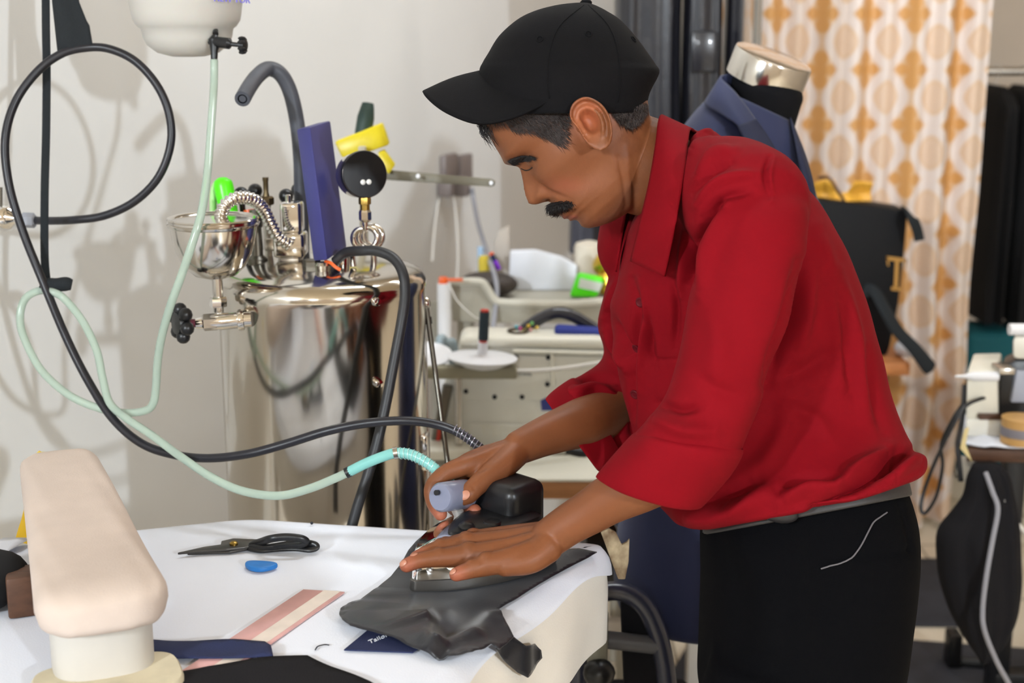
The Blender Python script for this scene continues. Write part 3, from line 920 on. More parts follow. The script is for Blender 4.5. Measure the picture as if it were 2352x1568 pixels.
cable('power_cable', [(2272, 1080, 2.62), (2290, 1120, 2.6), (2320, 1180, 2.6), (2360, 1230, 2.62)], 0.0045, M['cable_white'], 'pale cord leaving the table edge to the right above the sack')


def sack():
    d = 2.62
    rows = [(1066, 2235, 2300), (1095, 2222, 2320), (1140, 2212, 2330), (1180, 2185, 2338), (1225, 2154, 2342), (1290, 2153, 2344), (1340, 2160, 2345), (1400, 2180, 2338), (1440, 2200, 2326), (1480, 2225, 2306), (1505, 2243, 2285), (1522, 2252, 2268)]
    rows = spl(rows, 4)
    rings = []
    for i, (py, a, b) in enumerate(rows):
        l, r = P(a, py, d), P(b, py, d)
        c, hw = (l + r) / 2, (r - l).length / 2
        rings.append([c + Vector((cos(t) * hw, sin(t) * hw * 0.75 * (1 + 0.10 * sin(7 * t + i * 0.05) + 0.06 * sin(13 * t)), 0)) for t in [2 * pi * j / 56 for j in range(56)]])
    return MB().ring_loft(rings)


single('cloth_sack', sack(), M['dark_cloth'], 'black cloth sack hanging under the right sewing table', 'sack', angle=80)
# treadle bar of the right table on the floor
fb = thing('foot_pedal', 'black metal pedal frame on the floor behind the near mat, under the sack', 'pedal', H(2240, 1520, 0))
obj('upright', MB().box(H(2186, 1530, 0) + Vector((0, 0, 0.045)), (0.03, 0.05, 0.09), bev=0.004), M['black_plastic'], fb)
obj('bar', MB().tube([H(2186, 1530, 0) + Vector((0, 0, 0.014)), H(2310, 1542, 0) + Vector((0, 0, 0.014))], 0.013), M['black_plastic'], fb)

# ------------------------------------------------------------------ tubular chair beyond the table corner
ch = thing('tubular_chair', 'dark tubular steel chair standing beyond the table corner left of the trousers', 'chair', H(1480, 1560, 0) * 0.0 + Vector((0.17, 2.15, 0)))
M['navy_tube'] = mat('navy_tube', (44, 46, 62), 0.3, coat=0.3)
dC = 1.99
arch = [(1330, 1420, dC), (1350, 1378, dC), (1395, 1358, dC), (1440, 1362, dC), (1480, 1392, dC), (1508, 1448, dC), (1524, 1510, dC), (1532, 1570, dC), (1540, 1660, dC)]
pts = PP(arch, 5)
last = pts[-1].copy()
pts += [Vector((last.x + 0.004 * i, last.y, last.z * (1 - i / 4))) for i in range(1, 5)]
obj('frame', MB().tube(pts, 0.0135, 14), M['navy_tube'], ch)
obj('frame', MB().tube([Vector((p.x - 0.01, p.y + 0.36, p.z)) for p in pts], 0.0125, 12), M['navy_tube'], ch)
lp = P(1330, 1420, dC)
obj('leg', MB().tube([lp, (lp.x, lp.y, 0)], 0.0135, 12), M['navy_tube'], ch)
obj('leg', MB().tube([lp + Vector((-0.01, 0.36, 0)), (lp.x - 0.01, lp.y + 0.36, 0)], 0.0125, 12), M['navy_tube'], ch)
obj('crossbar', MB().tube([P(1335, 1462, dC), P(1512, 1482, dC)], 0.0125, 12), mat('grey_tube', (88, 88, 92), 0.4), ch)
obj('back_panel', MB().prism([P(1425, 1368, dC + 0.02), P(1470, 1392, dC + 0.02), P(1500, 1450, dC + 0.02), P(1518, 1530, dC + 0.02), P(1526, 1640, dC + 0.02), P(1436, 1640, dC + 0.02)], (0, 0.02, 0), bev=0.004), M['dark_cloth'], ch)
z_ = P(1370, 1540, dC).z
obj('seat', MB().box((lp.x + 0.07, lp.y + 0.19, 0.44), (0.26, 0.34, 0.03), bev=0.012, seg=3), M['dark_cloth'], ch)
kn = thing('clamp_leg', 'grey metal leg with a black knob beneath the table corner', 'leg clamp', H(1370, 1560, 0.0) * 0 + Vector((P(1372, 1500, 1.95).x, P(1372, 1500, 1.95).y, 0)))
b = P(1372, 1500, 1.95)
obj('post', MB().tube([(b.x, b.y, 0), (b.x, b.y, b.z + 0.06)], 0.014, 14), mat('grey_green_metal', (130, 128, 116), 0.45), kn)
b = P(1376, 1545, 1.94)
obj('knob', MB().ball(b, 0.022, 16, (1, 1, 0.9)), M['black_plastic'], kn)

# ------------------------------------------------------------------ mannequin with the navy jacket
dm = 2.2
mq = thing('mannequin', 'black tailor dummy with a silver neck cap behind the man', 'mannequin', (P(1768, 130, dm).x, P(1768, 130, dm).y, 0))


def lp_ring(lx, ly, rx, ry, d, depth, n=40, ex=1.0, tilt=0.0):
    l, r = P(lx, ly, d), P(rx, ry, d)
    c, a = (l + r) / 2, (r - l) / 2
    f = Vector((0, 1, -tilt))
    out = []
    for j in range(n):
        t = 2 * pi * j / n
        ct, s_ = cos(t), sin(t)
        out.append(c + a * math.copysign(abs(ct) ** ex, ct) + f * (depth * math.copysign(abs(s_) ** ex, s_)))
    return out


def rings_px(rows, k=4, n=40, tilt=0.0, ex=1.0):
    return [lp_ring(*r[:4], r[4], r[5], n, ex, tilt) for r in spl(rows, k)]


capax = (P(1762, 150, dm) - P(1748, 195, dm)).normalized()
capax = Vector((capax.x, -0.20, capax.z)).normalized()
c0 = P(1764, 165, dm)
obj('neck_cap', MB().lathe(c0 + Vector((0, 0.0, 0)), capax, [(0.0595, -0.018), (0.0612, -0.016), (0.0612, 0.022), (0.0600, 0.0245), (0.054, 0.026), (0.001, 0.0262)], 56), M['steel'], mq)
obj('neck', MB().ring_loft(rings_px([(1695, 150, 1830, 184, dm, 0.045), (1680, 186, 1843, 222, dm, 0.0575), (1684, 215, 1836, 250, dm, 0.056), (1690, 260, 1822, 300, dm, 0.054), (1690, 320, 1816, 350, dm, 0.056), (1670, 400, 1818, 420, dm, 0.066), (1620, 520, 1840, 520, dm, 0.075)])), M['dummy'], mq)
obj('torso', MB().ring_loft(rings_px([(1600, 480, 1840, 500, dm, 0.07), (1570, 640, 1850, 640, dm, 0.085), (1570, 900, 1840, 900, dm, 0.085), (1540, 1200, 1840, 1200, dm, 0.09)], ex=0.85)), M['dummy'], mq)
b = P(1680, 1200, dm)
obj('stand_pole', MB().tube([(b.x, b.y, b.z), (b.x, b.y, 0.03)], 0.016), M['dark_steel'], mq)
obj('stand_base', MB().lathe((b.x, b.y, 0.002), (0, 0, 1), [(0.001, 0), (0.17, 0), (0.17, 0.012), (0.03, 0.03), (0.018, 0.034)], 40), M['black_plastic'], mq)
jk = thing('suit_jacket', 'navy suit jacket worn by the tailor dummy', 'jacket', (b.x, b.y, P(1500, 1390, dm).z))
rows = [(1655, 205, 1815, 280, dm, 0.062), (1620, 238, 1824, 305, dm, 0.075), (1588, 275, 1840, 350, dm, 0.090), (1556, 325, 1864, 435, dm, 0.105), (1530, 420, 1885, 520, dm, 0.118), (1510, 560, 1912, 620, dm, 0.128), (1500, 760, 1930, 780, dm, 0.125), (1470, 950, 1915, 950, dm, 0.125), (1435, 1150, 1915, 1150, dm, 0.135), (1414, 1290, 1910, 1290, dm, 0.14), (1418, 1370, 1905, 1380, dm, 0.14), (1438, 1394, 1900, 1394, dm, 0.135)]
obj('jacket_body', MB().ring_loft(rings_px(rows, 5, 56, ex=0.82), cap=False), M['navy_suit'], jk, solid=0.004, angle=70)
# collar roll and lapels as shaped cloth


def lapel(inner_, outer_, m, name):
    a, b2 = spl(inner_, 6), spl(outer_, 6)

    def fn(u, v):
        i = u * (len(a) - 1)
        k0 = min(int(i), len(a) - 2)
        t = i - k0
        p = (a[k0] * (1 - t) + a[k0 + 1] * t) * (1 - v) + (b2[k0] * (1 - t) + b2[k0 + 1] * t) * v
        return P(p[0], p[1], p[2] - 0.010 * sin(pi * v))
    return obj(name, MB().grid(fn, 40, 12), m, jk, solid=0.004, angle=60)


lapel([(1700, 168, dm + 0.02), (1656, 176, dm - 0.02), (1690, 215, dm - 0.058), (1732, 272, dm - 0.080), (1776, 342, dm - 0.098)], [(1690, 200, dm + 0.03), (1620, 234, dm - 0.02), (1655, 262, dm - 0.075), (1698, 292, dm - 0.108), (1742, 352, dm - 0.128)], M['navy_suit'], 'collar')
lapel([(1735, 275, dm - 0.085), (1778, 342, dm - 0.102), (1806, 420, dm - 0.115), (1818, 520, dm - 0.125)], [(1694, 290, dm - 0.112), (1722, 350, dm - 0.130), (1746, 430, dm - 0.140), (1760, 520, dm - 0.146)], M['navy_suit_shade'], 'lapel')
lapel([(1814, 270, dm - 0.05), (1826, 330, dm - 0.085), (1838, 400, dm - 0.105), (1842, 500, dm - 0.12)], [(1826, 300, dm - 0.03), (1850, 362, dm - 0.07), (1868, 430, dm - 0.10), (1878, 510, dm - 0.115)], M['navy_suit_shade'], 'lapel')
obj('sleeve', MB().tube(PP([(1590, 400, dm - 0.03), (1560, 500, dm - 0.06), (1545, 700, dm - 0.07), (1545, 900, dm - 0.08), (1540, 1080, dm - 0.09)], 5), list(spl([(0.04,), (0.055,), (0.054,), (0.05,), (0.046,)], 5)[:, 0]), 20), M['navy_suit'], jk, angle=70)
obj('sleeve', MB().tube(PP([(1830, 460, dm + 0.02), (1850, 560, dm + 0.04), (1860, 760, dm + 0.04), (1860, 960, dm + 0.04), (1860, 1080, dm + 0.04)], 5), list(spl([(0.03,), (0.045,), (0.05,), (0.05,), (0.045,)], 5)[:, 0]), 20), M['navy_suit'], jk, angle=70)
# ================================================================== STEAM BOILER
dT = 2.0
tc_ = P(748, 900, dT)
TX, TY = tc_.x, tc_.y
TR, TZ = 0.1405, 1.197
bo = thing('steam_boiler', 'stainless steel steam boiler tank with a funnel and valves on its lid', 'boiler', (TX, TY, 0))
prof = [(0.02, 0.30), (TR - 0.004, 0.30), (TR, 0.304), (TR, TZ - 0.03), (TR + 0.002, TZ - 0.024), (TR + 0.001, TZ - 0.014), (TR - 0.004, TZ - 0.006), (TR - 0.014, TZ - 0.001), (TR - 0.03, TZ + 0.003), (0.08, TZ + 0.006), (0.02, TZ + 0.008), (0.0, TZ + 0.008)]
obj('tank', MB().lathe((TX, TY, 0), (0, 0, 1), prof, 96), M['steel_tank'], bo)
for a in (0.6, 2.2, 3.8, 5.4):
    obj('leg', MB().tube([(TX + 0.11 * cos(a), TY + 0.11 * sin(a), 0.302), (TX + 0.115 * cos(a), TY + 0.115 * sin(a), 0)], 0.014, 12), M['dark_steel'], bo)


def tank_front(px, py, off=0.0):
    """point on the tank wall seen at this pixel"""
    r = ray(px, py)
    ox, oy = CAM.x - TX, CAM.y - TY
    A = r.x ** 2 + r.y ** 2
    B = 2 * (ox * r.x + oy * r.y)
    C = ox * ox + oy * oy - (TR + off) ** 2
    t = (-B - sqrt(max(0, B * B - 4 * A * C))) / (2 * A)
    return CAM + r * t


for px, py in ((862, 692), (867, 879)):
    p = tank_front(px, py)
    n = Vector((p.x - TX, p.y - TY, 0)).normalized()
    obj('bolt', MB().lathe(p, n, [(0.006, -0.002), (0.0065, 0.003), (0.005, 0.007), (0.001, 0.008)], 12), M['chrome'], bo)
# funnel
dF = 1.85
fc = P(490, 512, dF)
s_ = dF / FPX
fz = lambda py: P(490, py, dF).z
pr = [(0.001, fz(646)), (16 * s_, fz(646)), (48 * s_, fz(636)), (73 * s_, fz(612)), (87 * s_, fz(580)), (95 * s_, fz(545)), (98 * s_, fz(520)), (104 * s_, fz(517)), (106 * s_, fz(512)), (102 * s_, fz(509)), (102 * s_, fz(504)), (105 * s_, fz(501)), (103 * s_, fz(498)), (97 * s_, fz(500)), (93 * s_, fz(504)), (60 * s_, fz(503)), (0.001, fz(502))]
obj('funnel', MB().lathe((fc.x, fc.y, 0), (0, 0, 1), pr, 64), M['steel'], bo)
sx = P(497, 600, dF)
obj('funnel_stem', MB().lathe((sx.x, sx.y, 0), (0, 0, 1), [(12 * s_, fz(722)), (12 * s_, fz(640))], 20), M['nickel'], bo)
obj('hex_nut', MB().lathe((sx.x, sx.y, 0), (0, 0, 1), [(19 * s_, fz(709)), (20 * s_, fz(706)), (20 * s_, fz(688)), (18 * s_, fz(684))], 6), M['chrome'], bo, angle=20)
tw = tank_front(575, 735)
p0 = P(450, 742, dF)
p1 = Vector((tw.x, tw.y, P(560, 736, dF).z))
obj('tee_body', MB().tube([p0, p0.lerp(p1, 0.3), p0.lerp(p1, 0.5), p0.lerp(p1, 1.02)], [13 * s_, 18 * s_, 20 * s_, 18 * s_], 18), M['chrome'], bo)
d_ = (p1 - p0).normalized()
obj('hex_nut', MB().lathe(p0.lerp(p1, 0.12), d_, [(16 * s_, 0), (20 * s_, 0.002), (20 * s_, 0.018), (16 * s_, 0.02)], 6), M['nickel'], bo, angle=20)
obj('flange', MB().lathe(p0.lerp(p1, 0.76), d_, [(20 * s_, 0), (24 * s_, 0.001), (25 * s_, 0.004), (24 * s_, 0.008), (20 * s_, 0.009)], 24), M['chrome'], bo)
wc = P(417, 742, dF - 0.012)
wax = Vector((-0.80, -0.60, 0.06)).normalized()
hw = MB()
hw.lathe(wc, wax, [(0.001, -0.006), (0.014, -0.006), (0.016, 0.0), (0.014, 0.008), (0.001, 0.009)], 20)
ua = (Vector((0, 0, 1)) - wax * wax.z).normalized()
ub = wax.cross(ua)
for i in range(6):
    a = 2 * pi * i / 6 + 0.3
    hw.ball(wc + (ua * cos(a) + ub * sin(a)) * 0.0175, 0.0092, 12, (1, 1, 1))
obj('handwheel', hw, M['black_plastic'], bo)
obj('valve_stem', MB().tube([wc, p0], 0.0055, 12), mat('maroon_seal', (96, 40, 56), 0.4), bo)
# corrugated flexible pipe
fl_pts = PP([(506, 520, 1.86), (508, 494, 1.865), (518, 470, 1.87), (545, 454, 1.88), (580, 458, 1.90), (605, 480, 1.92), (622, 514, 1.935), (640, 545, 1.945), (664, 562, 1.955)], 16)
acc, rads = 0, []
for i, p in enumerate(fl_pts):
    if i:
        acc += (p - fl_pts[i - 1]).length
    rads.append(0.0078 + 0.0014 * sin(2 * pi * acc / 0.0062))
obj('corrugated_pipe', MB().tube(fl_pts, rads, 16), M['chrome'], bo, angle=180)
# valve block
dB = 1.97


def bbox(px0, py0, px1, py1, d, dep, m, name, bev=0.003, parent=bo):
    c = P((px0 + px1) / 2, (py0 + py1) / 2, d + dep / 2)
    sx_, sz_ = abs(px1 - px0) * d / FPX, abs(py1 - py0) * d / FPX
    return obj(name, MB().box(c, (sx_, dep, sz_), bev=bev, seg=3), m, parent)


bbox(632, 532, 704, 588, dB, 0.045, M['chrome'], 'valve_block', 0.005)
bbox(646, 462, 696, 534, dB + 0.005, 0.035, M['chrome'], 'valve_bonnet', 0.005)
bbox(642, 586, 694, 612, dB + 0.005, 0.035, M['nickel'], 'valve_neck', 0.003)
bbox(650, 606, 690, 636, dB + 0.01, 0.03, M['chrome'], 'valve_foot', 0.003)
obj('screw', MB().lathe(P(662, 462, dB + 0.02), (0, 0, 1), [(0.004, 0), (0.004, 0.008), (0.003, 0.009)], 12), M['chrome'], bo)
bbox(610, 545, 636, 574, dB + 0.01, 0.02, M['nickel'], 'side_plate', 0.002)
# bronze stemmed safety valve behind
dS = 2.05
b = P(617, 600, dS)
obj('safety_valve', MB().lathe((b.x, b.y, 0), (0, 0, 1), [(0.006, TZ), (0.006, P(0, 470, dS).z), (0.0085, P(0, 462, dS).z)], 14), M['nickel'], bo)
obj('valve_nut', MB().lathe((b.x, b.y, 0), (0, 0, 1), [(0.010, P(0, 466, dS).z), (0.011, P(0, 462, dS).z), (0.011, P(0, 450, dS).z), (0.009, P(0, 446, dS).z)], 6), M['bronze'], bo, angle=20)
obj('valve_spindle', MB().lathe((b.x, b.y, 0), (0, 0, 1), [(0.0052, P(0, 448, dS).z), (0.0036, P(0, 436, dS).z), (0.0038, P(0, 412, dS).z), (0.0044, P(0, 408, dS).z), (0.0044, P(0, 402, dS).z)], 14), M['bronze'], bo)
for px, py, d in ((554, 446, 1.99), (586, 438, 2.06), (657, 450, 2.04), (685, 436, 2.08)):
    p = P(px, py, d)
    obj('ball_knob', MB().ball(p, 0.0105, 18), M['black_plastic'], bo)
    obj('lever', MB().tube([p, (p.x + 0.004, p.y + 0.002, TZ + 0.004)], 0.0042, 10), M['black_plastic'], bo)
p = P(592, 600, 1.99)
obj('valve_column', MB().lathe((p.x, p.y, 0), (0, 0, 1), [(0.014, TZ + 0.002), (0.014, TZ + 0.008), (0.008, TZ + 0.012), (0.007, TZ + 0.05), (0.009, TZ + 0.052), (0.009, TZ + 0.075)], 16), M['dark_steel'], bo)
obj('orange_lever', MB().tube(PP([(572, 482, 1.985), (575, 500, 1.985), (580, 520, 1.985)], 4), 0.008, 12), M['orange'], bo)
# lid fittings
p = P(716, 606, 1.93)
obj('lid_nut', MB().lathe((p.x, p.y, TZ), (0, 0, 1), [(0.012, 0), (0.0125, 0.014), (0.011, 0.016)], 6), M['dark_steel'], bo, angle=20)
p = P(785, 606, 1.95)
obj('lid_cap', MB().lathe((p.x, p.y, TZ), (0, 0, 1), [(0.011, 0.0), (0.011, 0.022), (0.009, 0.024), (0.001, 0.024)], 24), M['chrome'], bo)
p = P(742, 606, 1.90)
obj('cable_gland', MB().lathe((p.x, p.y, TZ + 0.002), (0, 0, 1), [(0.009, 0.0), (0.011, 0.012), (0.008, 0.016)], 16), M['nickel'], bo)
obj('orange_wire', MB().tube(PP([(748, 600, 1.9), (760, 604, 1.89), (772, 614, 1.885), (782, 620, 1.885)], 4), 0.0022, 8), M['orange'], bo)
# pressure gauge on its coiled siphon
dG = 1.92
g0_ = P(838, 400, dG)
gax = (g0_ - P(808, 404, dG + 0.045)).normalized()
obj('gauge_case', MB().lathe(g0_ - gax * 0.034, gax, [(0.001, 0), (0.027, 0), (0.030, 0.003), (0.0305, 0.024), (0.0315, 0.026), (0.0315, 0.034), (0.029, 0.0345)], 56), M['chrome'], bo)
obj('gauge_back', MB().lathe(g0_ + gax * 0.0005, gax, [(0.0318, -0.008), (0.0318, -0.001), (0.0306, 0.0006), (0.012, 0.0012), (0.001, 0.0012)], 56), M['black_plastic'], bo)
gu_ = gax.cross(Vector((0, 0, 1))).normalized()
gv_ = gu_.cross(gax).normalized()
for sx_ in (-0.0042, 0.0042):
    obj('gauge_screw', MB().lathe(g0_ + gu_ * sx_ + gv_ * -0.0105 + gax * 0.0012, gax, [(0.0036, 0), (0.0036, 0.0012), (0.0022, 0.002), (0.0005, 0.002)], 14), mat('bright_screw', (225, 225, 222), 0.35, 0.3) if sx_ < 0 else bpy.data.materials['bright_screw'], bo)
zz = lambda py, d=dG: P(838, py, d).z
gx = P(838, 470, dG + 0.012)
obj('gauge_stem', MB().lathe((gx.x, gx.y, 0), (0, 0, 1), [(0.0065, zz(486)), (0.0065, zz(472)), (0.0085, zz(471)), (0.0085, zz(458)), (0.007, zz(450))], 12), M['brass'], bo, angle=25)
obj('hex_nut', MB().lathe((gx.x, gx.y, 0), (0, 0, 1), [(0.006, zz(514)), (0.0085, zz(508)), (0.0085, zz(490)), (0.007, zz(485))], 6), M['chrome'], bo, angle=20)
obj('siphon_tube', MB().lathe((gx.x, gx.y, 0), (0, 0, 1), [(0.0042, zz(532)), (0.0042, zz(512))], 12), M['chrome'], bo)
cp = []
for i in range(90):
    a = pi / 2 + i / 90 * 2 * pi * 2.5
    q = P(838, 553, dG) + Vector((0.0, 0.012, 0)) + Vector((cos(a) * 0.0145 + 0.014 * i / 90 - 0.004, 0.03 * i / 90, sin(a) * 0.0145))
    cp.append(q)
obj('siphon_coil', MB().tube(cp, 0.0042, 12), M['chrome'], bo)
obj('siphon_foot', MB().tube([cp[-1], Vector((cp[-1].x, cp[-1].y, TZ + 0.002))], 0.0045, 12).tube(PP([(808, 572, dG), (809, 590, dG), (812, 612, dG)], 3), 0.0042, 10), M['chrome'], bo)
# navy control box
cb = P(752, 598, 1.88)
vv = P(712, 291, 1.88) - cb
ll = P(720, 600, 1.905) - cb
rr_ = P(797, 568, 1.98) - cb
obj('control_box', MB().prism([cb, cb + rr_, cb + rr_ + ll, cb + ll], vv, bev=0.003), M['navy_panel'], bo)
# exhaust pipe, side gauge rod
gp_ = PP([(694, 640, 2.08), (693, 540, 2.08), (692, 440, 2.07), (690, 360, 2.06), (682, 280, 2.05), (666, 210, 2.04), (644, 170, 2.03), (616, 158, 2.02), (592, 174, 1.995), (573, 199, 1.965), (557, 227, 1.925)], 6)
gm_ = MB().tube(gp_, 0.0108, 20, cap=False)
e = gp_[-1]
ed = (gp_[-1] - gp_[-3]).normalized()
gm_.lathe(e, ed, [(0.0108, 0), (0.0104, 0.001), (0.0066, 0.001), (0.0064, -0.004), (0.001, -0.0042)], 20)
obj('bore_shade', MB().lathe(e, ed, [(0.0063, -0.003), (0.0063, 0.0002), (0.001, -0.0005)], 20), mat('bore_shade_black', (4, 4, 5), 1.0, spec=0.0), bo)  # black disc painting the shade inside the pipe mouth
obj('exhaust_pipe', gm_, M['grey_hose'], bo)
r0, r1 = P(978, 695, 2.0), P(1030, 1075, 1.97)
obj('sight_rod', MB().tube([r0, r0.lerp(r1, 0.5), r1, r1 + (r1 - r0) * 0.5], 0.0036, 10), M['dark_steel'], bo)
obj('rod_ball', MB().ball(P(979, 698, 2.0), 0.0065, 14, (1, 1, 1.5)), M['chrome'], bo)
obj('rod_collar', MB().tube([P(982, 728, 2.0), P(984, 744, 2.0)], 0.0055, 12), M['black_plastic'], bo)
obj('side_rail', MB().tube(PP([(940, 632, 2.03), (958, 640, 2.03), (966, 665, 2.03), (974, 800, 2.03), (980, 1000, 2.03), (990, 1240, 2.03)], 5), 0.0042, 10), M['chrome'], bo)
obj('side_bracket', MB().box(P(976, 1035, 2.0), (0.010, 0.03, 0.05), bev=0.003), M['chrome'], bo)

single('power_lead', MB().tube(PP([(770, 600, 1.90), (795, 580, 1.89), (830, 576, 1.87), (868, 577, 1.86), (905, 594, 1.85), (926, 630, 1.84), (930, 680, 1.835), (922, 740, 1.83), (905, 830, 1.825), (888, 920, 1.82), (868, 1010, 1.815), (845, 1090, 1.81), (822, 1160, 1.81), (800, 1240, 1.815), (790, 1290, 1.84)], 6), 0.0068, 12), M['cable_black'], 'thick black lead from the navy control box down the front of the boiler', 'cable')
# green handled tool in the funnel corner
gt_ = thing('green_handle', 'bright lime green plastic handle standing behind the funnel rim', 'handle', P(518, 500, 1.97))
obj('grip', MB().tube(PP([(528, 505, 1.97), (522, 470, 1.97), (516, 440, 1.97), (512, 418, 1.97), (511, 408, 1.97)], 4), list(spl([(0.013,), (0.013,), (0.0135,), (0.0125,), (0.006,)], 4)[:, 0]), 18), M['lime'], gt_)
obj('blade', MB().tube(PP([(496, 640, 1.985), (490, 500, 1.98), (491, 440, 1.98), (500, 418, 1.98)], 5), 0.008, 12, sq=(0.6, 1)), mat('pale_green_plastic', (176, 222, 150), 0.4), gt_)

# ------------------------------------------------------------------ thread stand arm behind the boiler
dA = 2.36
ar = thing('steel_stand', 'upright stand with a flat grey steel arm, yellow tape and dark green tip', 'stand', (P(838, 560, dA).x, P(838, 560, dA).y, 0))
pb_ = P(838, 600, dA)
pt = P(838, 330, dA)
obj('upright', MB().box((pb_.x, pb_.y, pt.z / 2), (0.012, 0.018, pt.z), bev=0.002), mat('beige_post', (188, 180, 160), 0.5), ar)
obj('foot', MB().box((pb_.x, pb_.y, 0.012), (0.14, 0.14, 0.024), bev=0.004), M['bar_grey'], ar)
arm = MB().prism([P(836, 384, dA), P(900, 391, dA - 0.01), P(1130, 411, dA - 0.03), P(1138, 416, dA - 0.03), P(1136, 426, dA - 0.03), P(1128, 429, dA - 0.03), P(900, 414, dA - 0.01), P(836, 408, dA)], (0, 0.003, 0), bev=0.0006)
obj('arm', arm, M['bar_grey'], ar)
for px, py in ((960, 404), (1128, 420)):
    obj('arm_hole', MB().lathe(P(px, py, dA - 0.034), (0, -1, 0), [(0.0032, -0.004), (0.0032, 0.003), (0.001, 0.0032)], 14), M['white_plastic'], ar)
obj('green_tip', MB().tube([P(833, 312, dA), P(840, 270, dA), P(844, 246, dA), P(845, 237, dA)], [0.0138, 0.0142, 0.0112, 0.0095], 18), M['dark_green'], ar)
obj('yellow_tape', MB().prism([P(768, 326, dA - 0.02), P(822, 305, dA - 0.02), P(876, 283, dA - 0.02), P(884, 305, dA - 0.02), P(893, 333, dA - 0.02), P(845, 350, dA - 0.02), P(785, 362, dA - 0.02)], (0, 0.03, 0), bev=0.003), M['yellow_tape'], ar)
obj('yellow_tape', MB().prism([P(868, 352, dA - 0.02), P(882, 346, dA - 0.02), P(907, 380, dA - 0.02), P(893, 400, dA - 0.02), P(880, 385, dA - 0.02)], (0.0, 0.012, 0.002), bev=0.001), M['yellow_tape'], ar)

# ------------------------------------------------------------------ water jug, straps and hoses
dJ = 1.95
jc = P(430, 60, dJ)
sj = dJ / FPX
jz = lambda py: P(430, py, dJ).z
jg = thing('water_jug', 'translucent white water jug hanging upside down on the wall', 'jug', (jc.x, jc.y, jz(130)))
pr = [(0.001, jz(131)), (38 * sj, jz(130)), (70 * sj, jz(121)), (92 * sj, jz(104)), (101 * sj, jz(84)), (104 * sj, jz(66)), (112 * sj, jz(60)), (121 * sj, jz(46)), (124 * sj, jz(30)), (128 * sj, jz(0)), (130 * sj, jz(-120)), (128 * sj, jz(-280)), (118 * sj, jz(-310)), (0.001, jz(-315))]
obj('bottle', MB().lathe((jc.x, jc.y, 0), (0, 0, 1), pr, 64), M['jug'], jg, angle=60)
jl = P(517, -6, dJ - 0.04)
lettering('lettering', 'NEW TOR', 0.0135, P(533, -2, dJ - 0.050), (0.62, 0.78, -0.04), (0.0, 0.05, 1), M['jug_label'], jg, 0.0006)
dV = 1.905
obj('valve', MB().tube([P(494, 64, dV + 0.02), P(495, 78, dV)], 0.004, 12).tube([P(494, 80, dV), P(492, 92, dV), P(493, 104, dV), P(492, 118, dV), P(492, 136, dV)], [0.003, 0.008, 0.0068, 0.005, 0.0045], 14).tube([P(478, 98, dV), P(492, 96, dV), P(526, 100, dV - 0.01), P(530, 101, dV - 0.01)], [0.002, 0.0072, 0.0075, 0.0045], 14).tube([P(528, 101, dV - 0.01), P(548, 103, dV - 0.012)], 0.003, 10), M['black_plastic'], jg)
kb = MB()
kc = P(557, 104, dV - 0.014)
kax = Vector((1, -0.25, -0.05)).normalized()
kb.lathe(kc - kax * 0.005, kax, [(0.004, 0), (0.0085, 0.002), (0.0085, 0.009), (0.004, 0.011)], 18)
for i in range(7):
    a = 2 * pi * i / 7
    kb.ball(kc + Vector((0, 0.3, 0)) * 0 + (Vector((0, 1, 0)) * cos(a) + Vector((0, 0, 1)) * sin(a)) * 0.0092, 0.0028, 8, (2.0, 1, 1))
obj('valve_knob', kb, M['black_plastic'], jg)
for sx_ in (-0.05, 0.05):
    obj('hanging_cord', MB().tube([(jc.x + sx_, jc.y, jz(-305)), (jc.x + sx_ * 0.4, jc.y, 2.3), (jc.x, jc.y, 2.95)], 0.003, 8), M['cable_white'], jg)

dH = 1.92


def ribbon(rows, wpx, thick, k=5, up=(0, -1, 0)):
    pts_ = PP(rows, k)
    return MB().tube(pts_, wpx, 12, sq=(thick, 1.0), up=up)


s1 = P(105, 0, dH)
single('strap', ribbon([(102, -2000, dH), (104, -500, dH), (105, 0, dH), (107, 150, dH), (106, 300, dH), (103, 420, dH), (102, 520, dH), (103, 600, dH), (108, 652, dH)], 0.0056, 0.25), M['strap'], 'long narrow black cloth strap hanging down over the black hose loop', 'strap')


def band_fn(u, v):
    """cloth band: down the front, under the hose, up the back"""
    k = v * 4
    if k < 1.7:
        y, d = -420 + (112 + 420) * k / 1.7, dH - 0.012 + 0.010 * (1 - k / 1.7)
    elif k < 2.3:
        t = (k - 1.7) / 0.6
        y, d = 112 + 9 * sin(pi * t), dH - 0.012 * cos(pi * t)
    else:
        y, d = 112 - (112 + 420) * (k - 2.3) / 1.7, dH + 0.012
    xl_ = np.interp(y, [-420, 0, 121], [122, 120, 133])
    xr_ = np.interp(y, [-420, 0, 60, 121], [150, 180, 204, 214])
    return P(xl_ + (xr_ - xl_) * u, y - 10 * u * (y > 60), d - 0.004 * sin(pi * u) * (k < 2) + 0.0015 * sin(9 * u + 4 * v))


